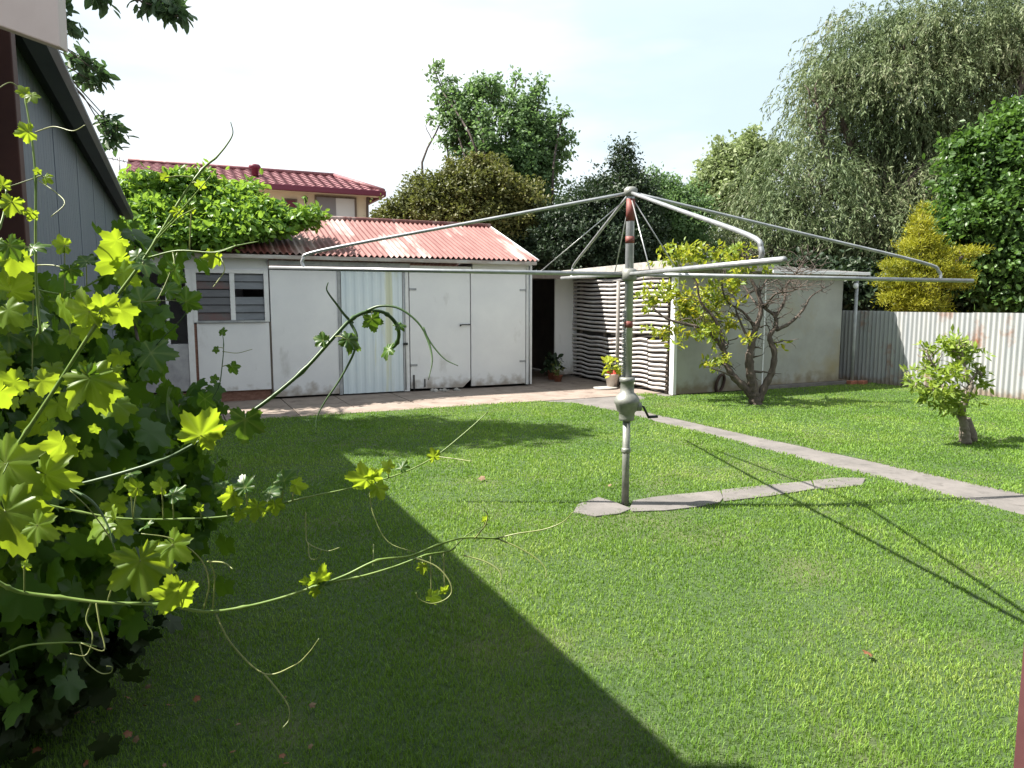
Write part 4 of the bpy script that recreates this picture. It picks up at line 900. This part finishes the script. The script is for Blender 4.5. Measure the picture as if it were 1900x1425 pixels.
# bright upper diagonal cane
shoot([(15,850),(50,800),(108,712),(180,600),(250,505),(290,445),(335,370),(375,315),(402,292)], 1.35, 1.5, .0042, .0022, 'cane',
      [(165,578,100,170,'viney',(.3,.5)),(190,572,72,40,'viney',(-.3,.5)),(160,700,60,60,'vine'),(168,702,135,-60,'viney',(.5,.3)),(265,490,70,-20,'vine',(0,1.2)),(255,475,40,150,'vine'),(330,392,34,-100,'viney'),(370,345,28,30,'viney'),(305,330,24,80,'viney')],
      [[(402,292),(420,270),(432,248),(428,226)],[(290,445),(330,405),(365,385)],[(275,478),(330,465),(400,468),(440,455)],[(300,430),(345,380),(392,325)],[(50,800),(20,850),(5,880)]], 'cane')
shoot([(275,478),(330,466),(395,468),(440,456),(480,448)], 1.48, 1.5, .0022, .0012, 'cane', [(398,475,50,-100,'viney',(.2,.4)),(325,500,62,-100,'vine',(0,1.2)),(355,392,20,60)], [[(410,478),(417,500),(405,520),(395,533)],[(330,466),(310,520),(290,560)]])
# middle shoot
shoot([(60,930),(150,950),(230,962),(340,963),(440,955),(560,925),(640,908),(700,893),(760,872),(810,845),(860,805),(905,765)], 1.5, 1.6, .0024, .0012, 'cane',
      [(680,890,80,170,'viney',(.2,.3)),(690,885,50,30,'viney',(-.2,.4)),(745,868,36,60,'vine',(0,1.0)),(722,868,36,140,'viney',(.4,.6)),(805,848,38,100,'viney',(.1,.5)),(432,918,66,-110,'viney'),(455,905,60,120,'vine',(-.5,1.1)),(528,892,66,60,'vine',(-.5,1.1)),(548,900,48,-10,'viney'),(478,940,60,-100,'viney'),(500,915,58,30,'vine',(-.5,1.1)),(415,905,44,160,'vine',(-.5,1.1)),(510,935,46,-80,'viney'),(445,950,40,-100,'viney'),(700,905,50,-60,'viney'),(320,918,56,40,'vine',(0,1.3)),(300,905,46,160,'viney'),(255,905,52,170,'viney'),(240,880,40,20,'vine',(0,1.3)),(370,945,26,90),(80,915,56,-10,'vine',(0,1.5)),(275,975,40,-170,'vine',(0,1.5))],
      [[(685,912),(693,955),(720,1005),(770,1025)],[(693,1010),(692,1050)],[(567,950),(568,990),(572,1008),(605,1022),(630,1016)],[(572,1008),(575,1035),(590,1036),(596,1020)],[(810,847),(850,852),(875,856)]])
# lower shoot
shoot([(-20,1070),(15,1090),(45,1100),(110,1108),(190,1118),(300,1122),(380,1135),(450,1127),(520,1110),(580,1090),(640,1068),(700,1040),(760,1032),(810,1012),(860,998),(925,999)], 1.35, 1.55, .0040, .0022, 'cane',
      [(260,1040,150,-70,'viney',(.4,.2)),(320,1010,95,-40,'viney',(.6,.1)),(330,1095,110,-120,'viney',(1.8,.3)),(590,1075,64,60,'viney',(.2,.6)),(600,1088,44,-10,'vine',(0,1.4)),(585,1095,30,-90,'viney'),(570,1080,30,170),(45,1050,30,0,'viney')],
      [[(922,999),(960,990),(1010,982),(1045,968),(1063,950)],[(922,999),(960,1015),(995,1036),(1012,1055),(1013,1072)],[(860,1030),(900,1042),(925,1058),(930,1075),(920,1084)],[(770,1035),(808,1050),(832,1075),(838,1098),(825,1113),(800,1120),(778,1112),(772,1100)],[(880,1000),(900,975),(905,955),(897,947)],
       [(400,1138),(430,1195),(490,1250),(545,1235),(572,1212),(592,1185)],[(490,1250),(515,1280),(535,1310),(536,1335),(525,1350)],[(200,1115),(215,1060),(210,1010),(170,950),(130,910)],[(170,1115),(160,1150),(172,1180),(160,1215),(130,1213)],[(178,1115),(185,1160),(193,1207),(150,1193)],[(378,1130),(388,1080),(370,1035),(320,1000),(262,990)],[(395,1130),(398,1070),(390,1045)],[(385,1042),(415,1044),(432,1056)]])
shoot([(600,1082),(660,1072),(730,1052),(790,1030),(835,1022),(850,1008),(870,990),(905,972)], 1.5, 1.56, .0026, .0012, 'cane', [(785,1050,34,-90,'viney'),(800,1108,46,-20,'viney',(0,1.4)),(825,1098,30,60,'viney',(0,1.2)),(900,965,22,60,'viney')])
# upright left shoot
shoot([(75,620),(68,540),(66,440),(66,330),(58,250),(48,190),(42,165)], 1.45, 1.5, .0030, .0016, 'cane',
      [(52,245,52,190,'viney',(.2,.3)),(45,172,34,120,'viney'),(58,178,36,-50,'viney'),(85,330,30,-40,'viney',(.5,.5)),(60,395,34,-110,'viney'),(130,500,52,-80,'vine',(.5,.2)),(70,320,20,90)],
      [[(42,170),(20,153),(-5,165)],[(66,245),(100,235),(135,243),(158,232)],[(72,335),(105,358),(120,378),(95,402)],[(66,330),(20,345),(-5,350)]])
shoot([(-20,470),(0,420),(8,390),(12,350)], 1.4, 1.45, .0026, .0016, 'cane', [(22,375,60,-100,'viney',(.3,.3)),(18,455,70,-60,'vine'),(5,345,40,100,'viney'),(60,460,60,40,'vine',(0,1.2))])
shoot([(-20,540),(50,535),(120,545),(180,520),(230,480)], 1.7, 1.8, .0026, .0016, 'cane', [(20,540,100,20,'viney',(.1,1.2)),(110,560,66,-60,'vine'),(70,610,70,-40,'vine',(0,1.2)),(60,690,60,0,'vine',(0,1.4)),(160,485,52,140,'vine',(.2,1.0)),(130,620,60,-70,'viney'),(15,620,90,-30,'vine',(0,1.2)),(120,455,50,170,'viney',(.2,.5))])
shoot([(380,760),(405,720),(412,680),(415,640),(412,612)], 2.3, 2.35, .002, .0012, 'caneshade', [(412,618,24,90,'vine'),(402,648,20,-160,'vine'),(430,680,36,-60,'vine'),(400,705,26,150,'vine'),(380,740,60,-90,'vine')], [[(413,652),(440,655),(468,648)]])
shoot([(-20,1228),(40,1200),(100,1193),(150,1193),(180,1200)], 1.5, 1.55, .0022, .0014, 'cane', [], [[(148,1194),(158,1225),(185,1248),(205,1248),(208,1238),(198,1236)]])
shoot([(250,700),(290,640),(330,600),(360,560)], 2.4, 2.4, .002, .0014, 'caneshade', [(345,560,66,30,'vine'),(280,655,95,0,'vine'),(262,560,80,110,'vine'),(310,540,60,60,'vine')])
shoot([(60,1000),(20,960),(-20,930)], 1.3, 1.3, .003, .002, 'cane', [(10,950,180,-60,'viney'),(70,975,90,-30,'viney')])

# ================================================================== FALLEN LEAVES
def fallen(px_, py_, s_, m, label, group=None, mesh=None):
    p = gr(px_, py_, .035)
    Vv, Ff = scatter(*GRAPEL, np.zeros((1, 3)), unit(1)*[1, 1, .2], np.array([[rnd.gauss(0, .5), rnd.gauss(0, .5), 1]]), [s_])
    o = npmesh('fallen_leaf', Vv, Ff, m, smooth=True); o.location = tuple(p); tag(o, label, 'leaf', group)
fallen(1608, 1210, .055, 'deadleaf', 'curled rust brown dead leaf on the sunny lawn at lower right')
fallen(893, 886, .07, 'deadleaf2', 'tan dead leaf on the lawn left of the clothesline pole')
fallen(1132, 900, .04, 'deadleaf2', 'small tan dead leaf on the grass just left of the clothesline base')
fallen(1822, 1052, .05, 'deadleaf2', 'small pale dead leaf on the grass near the right edge of the lawn')
for i in range(30):
    fallen(20+rnd.random()**1.5*560, rnd.uniform(1270, 1420), rnd.uniform(.016, .036), rnd.choice(['deadleaf', 'deadleaf2']), 'small dead leaf lying in the dark shaded grass below the grapevine', 'dead leaves in the shade under the vine')
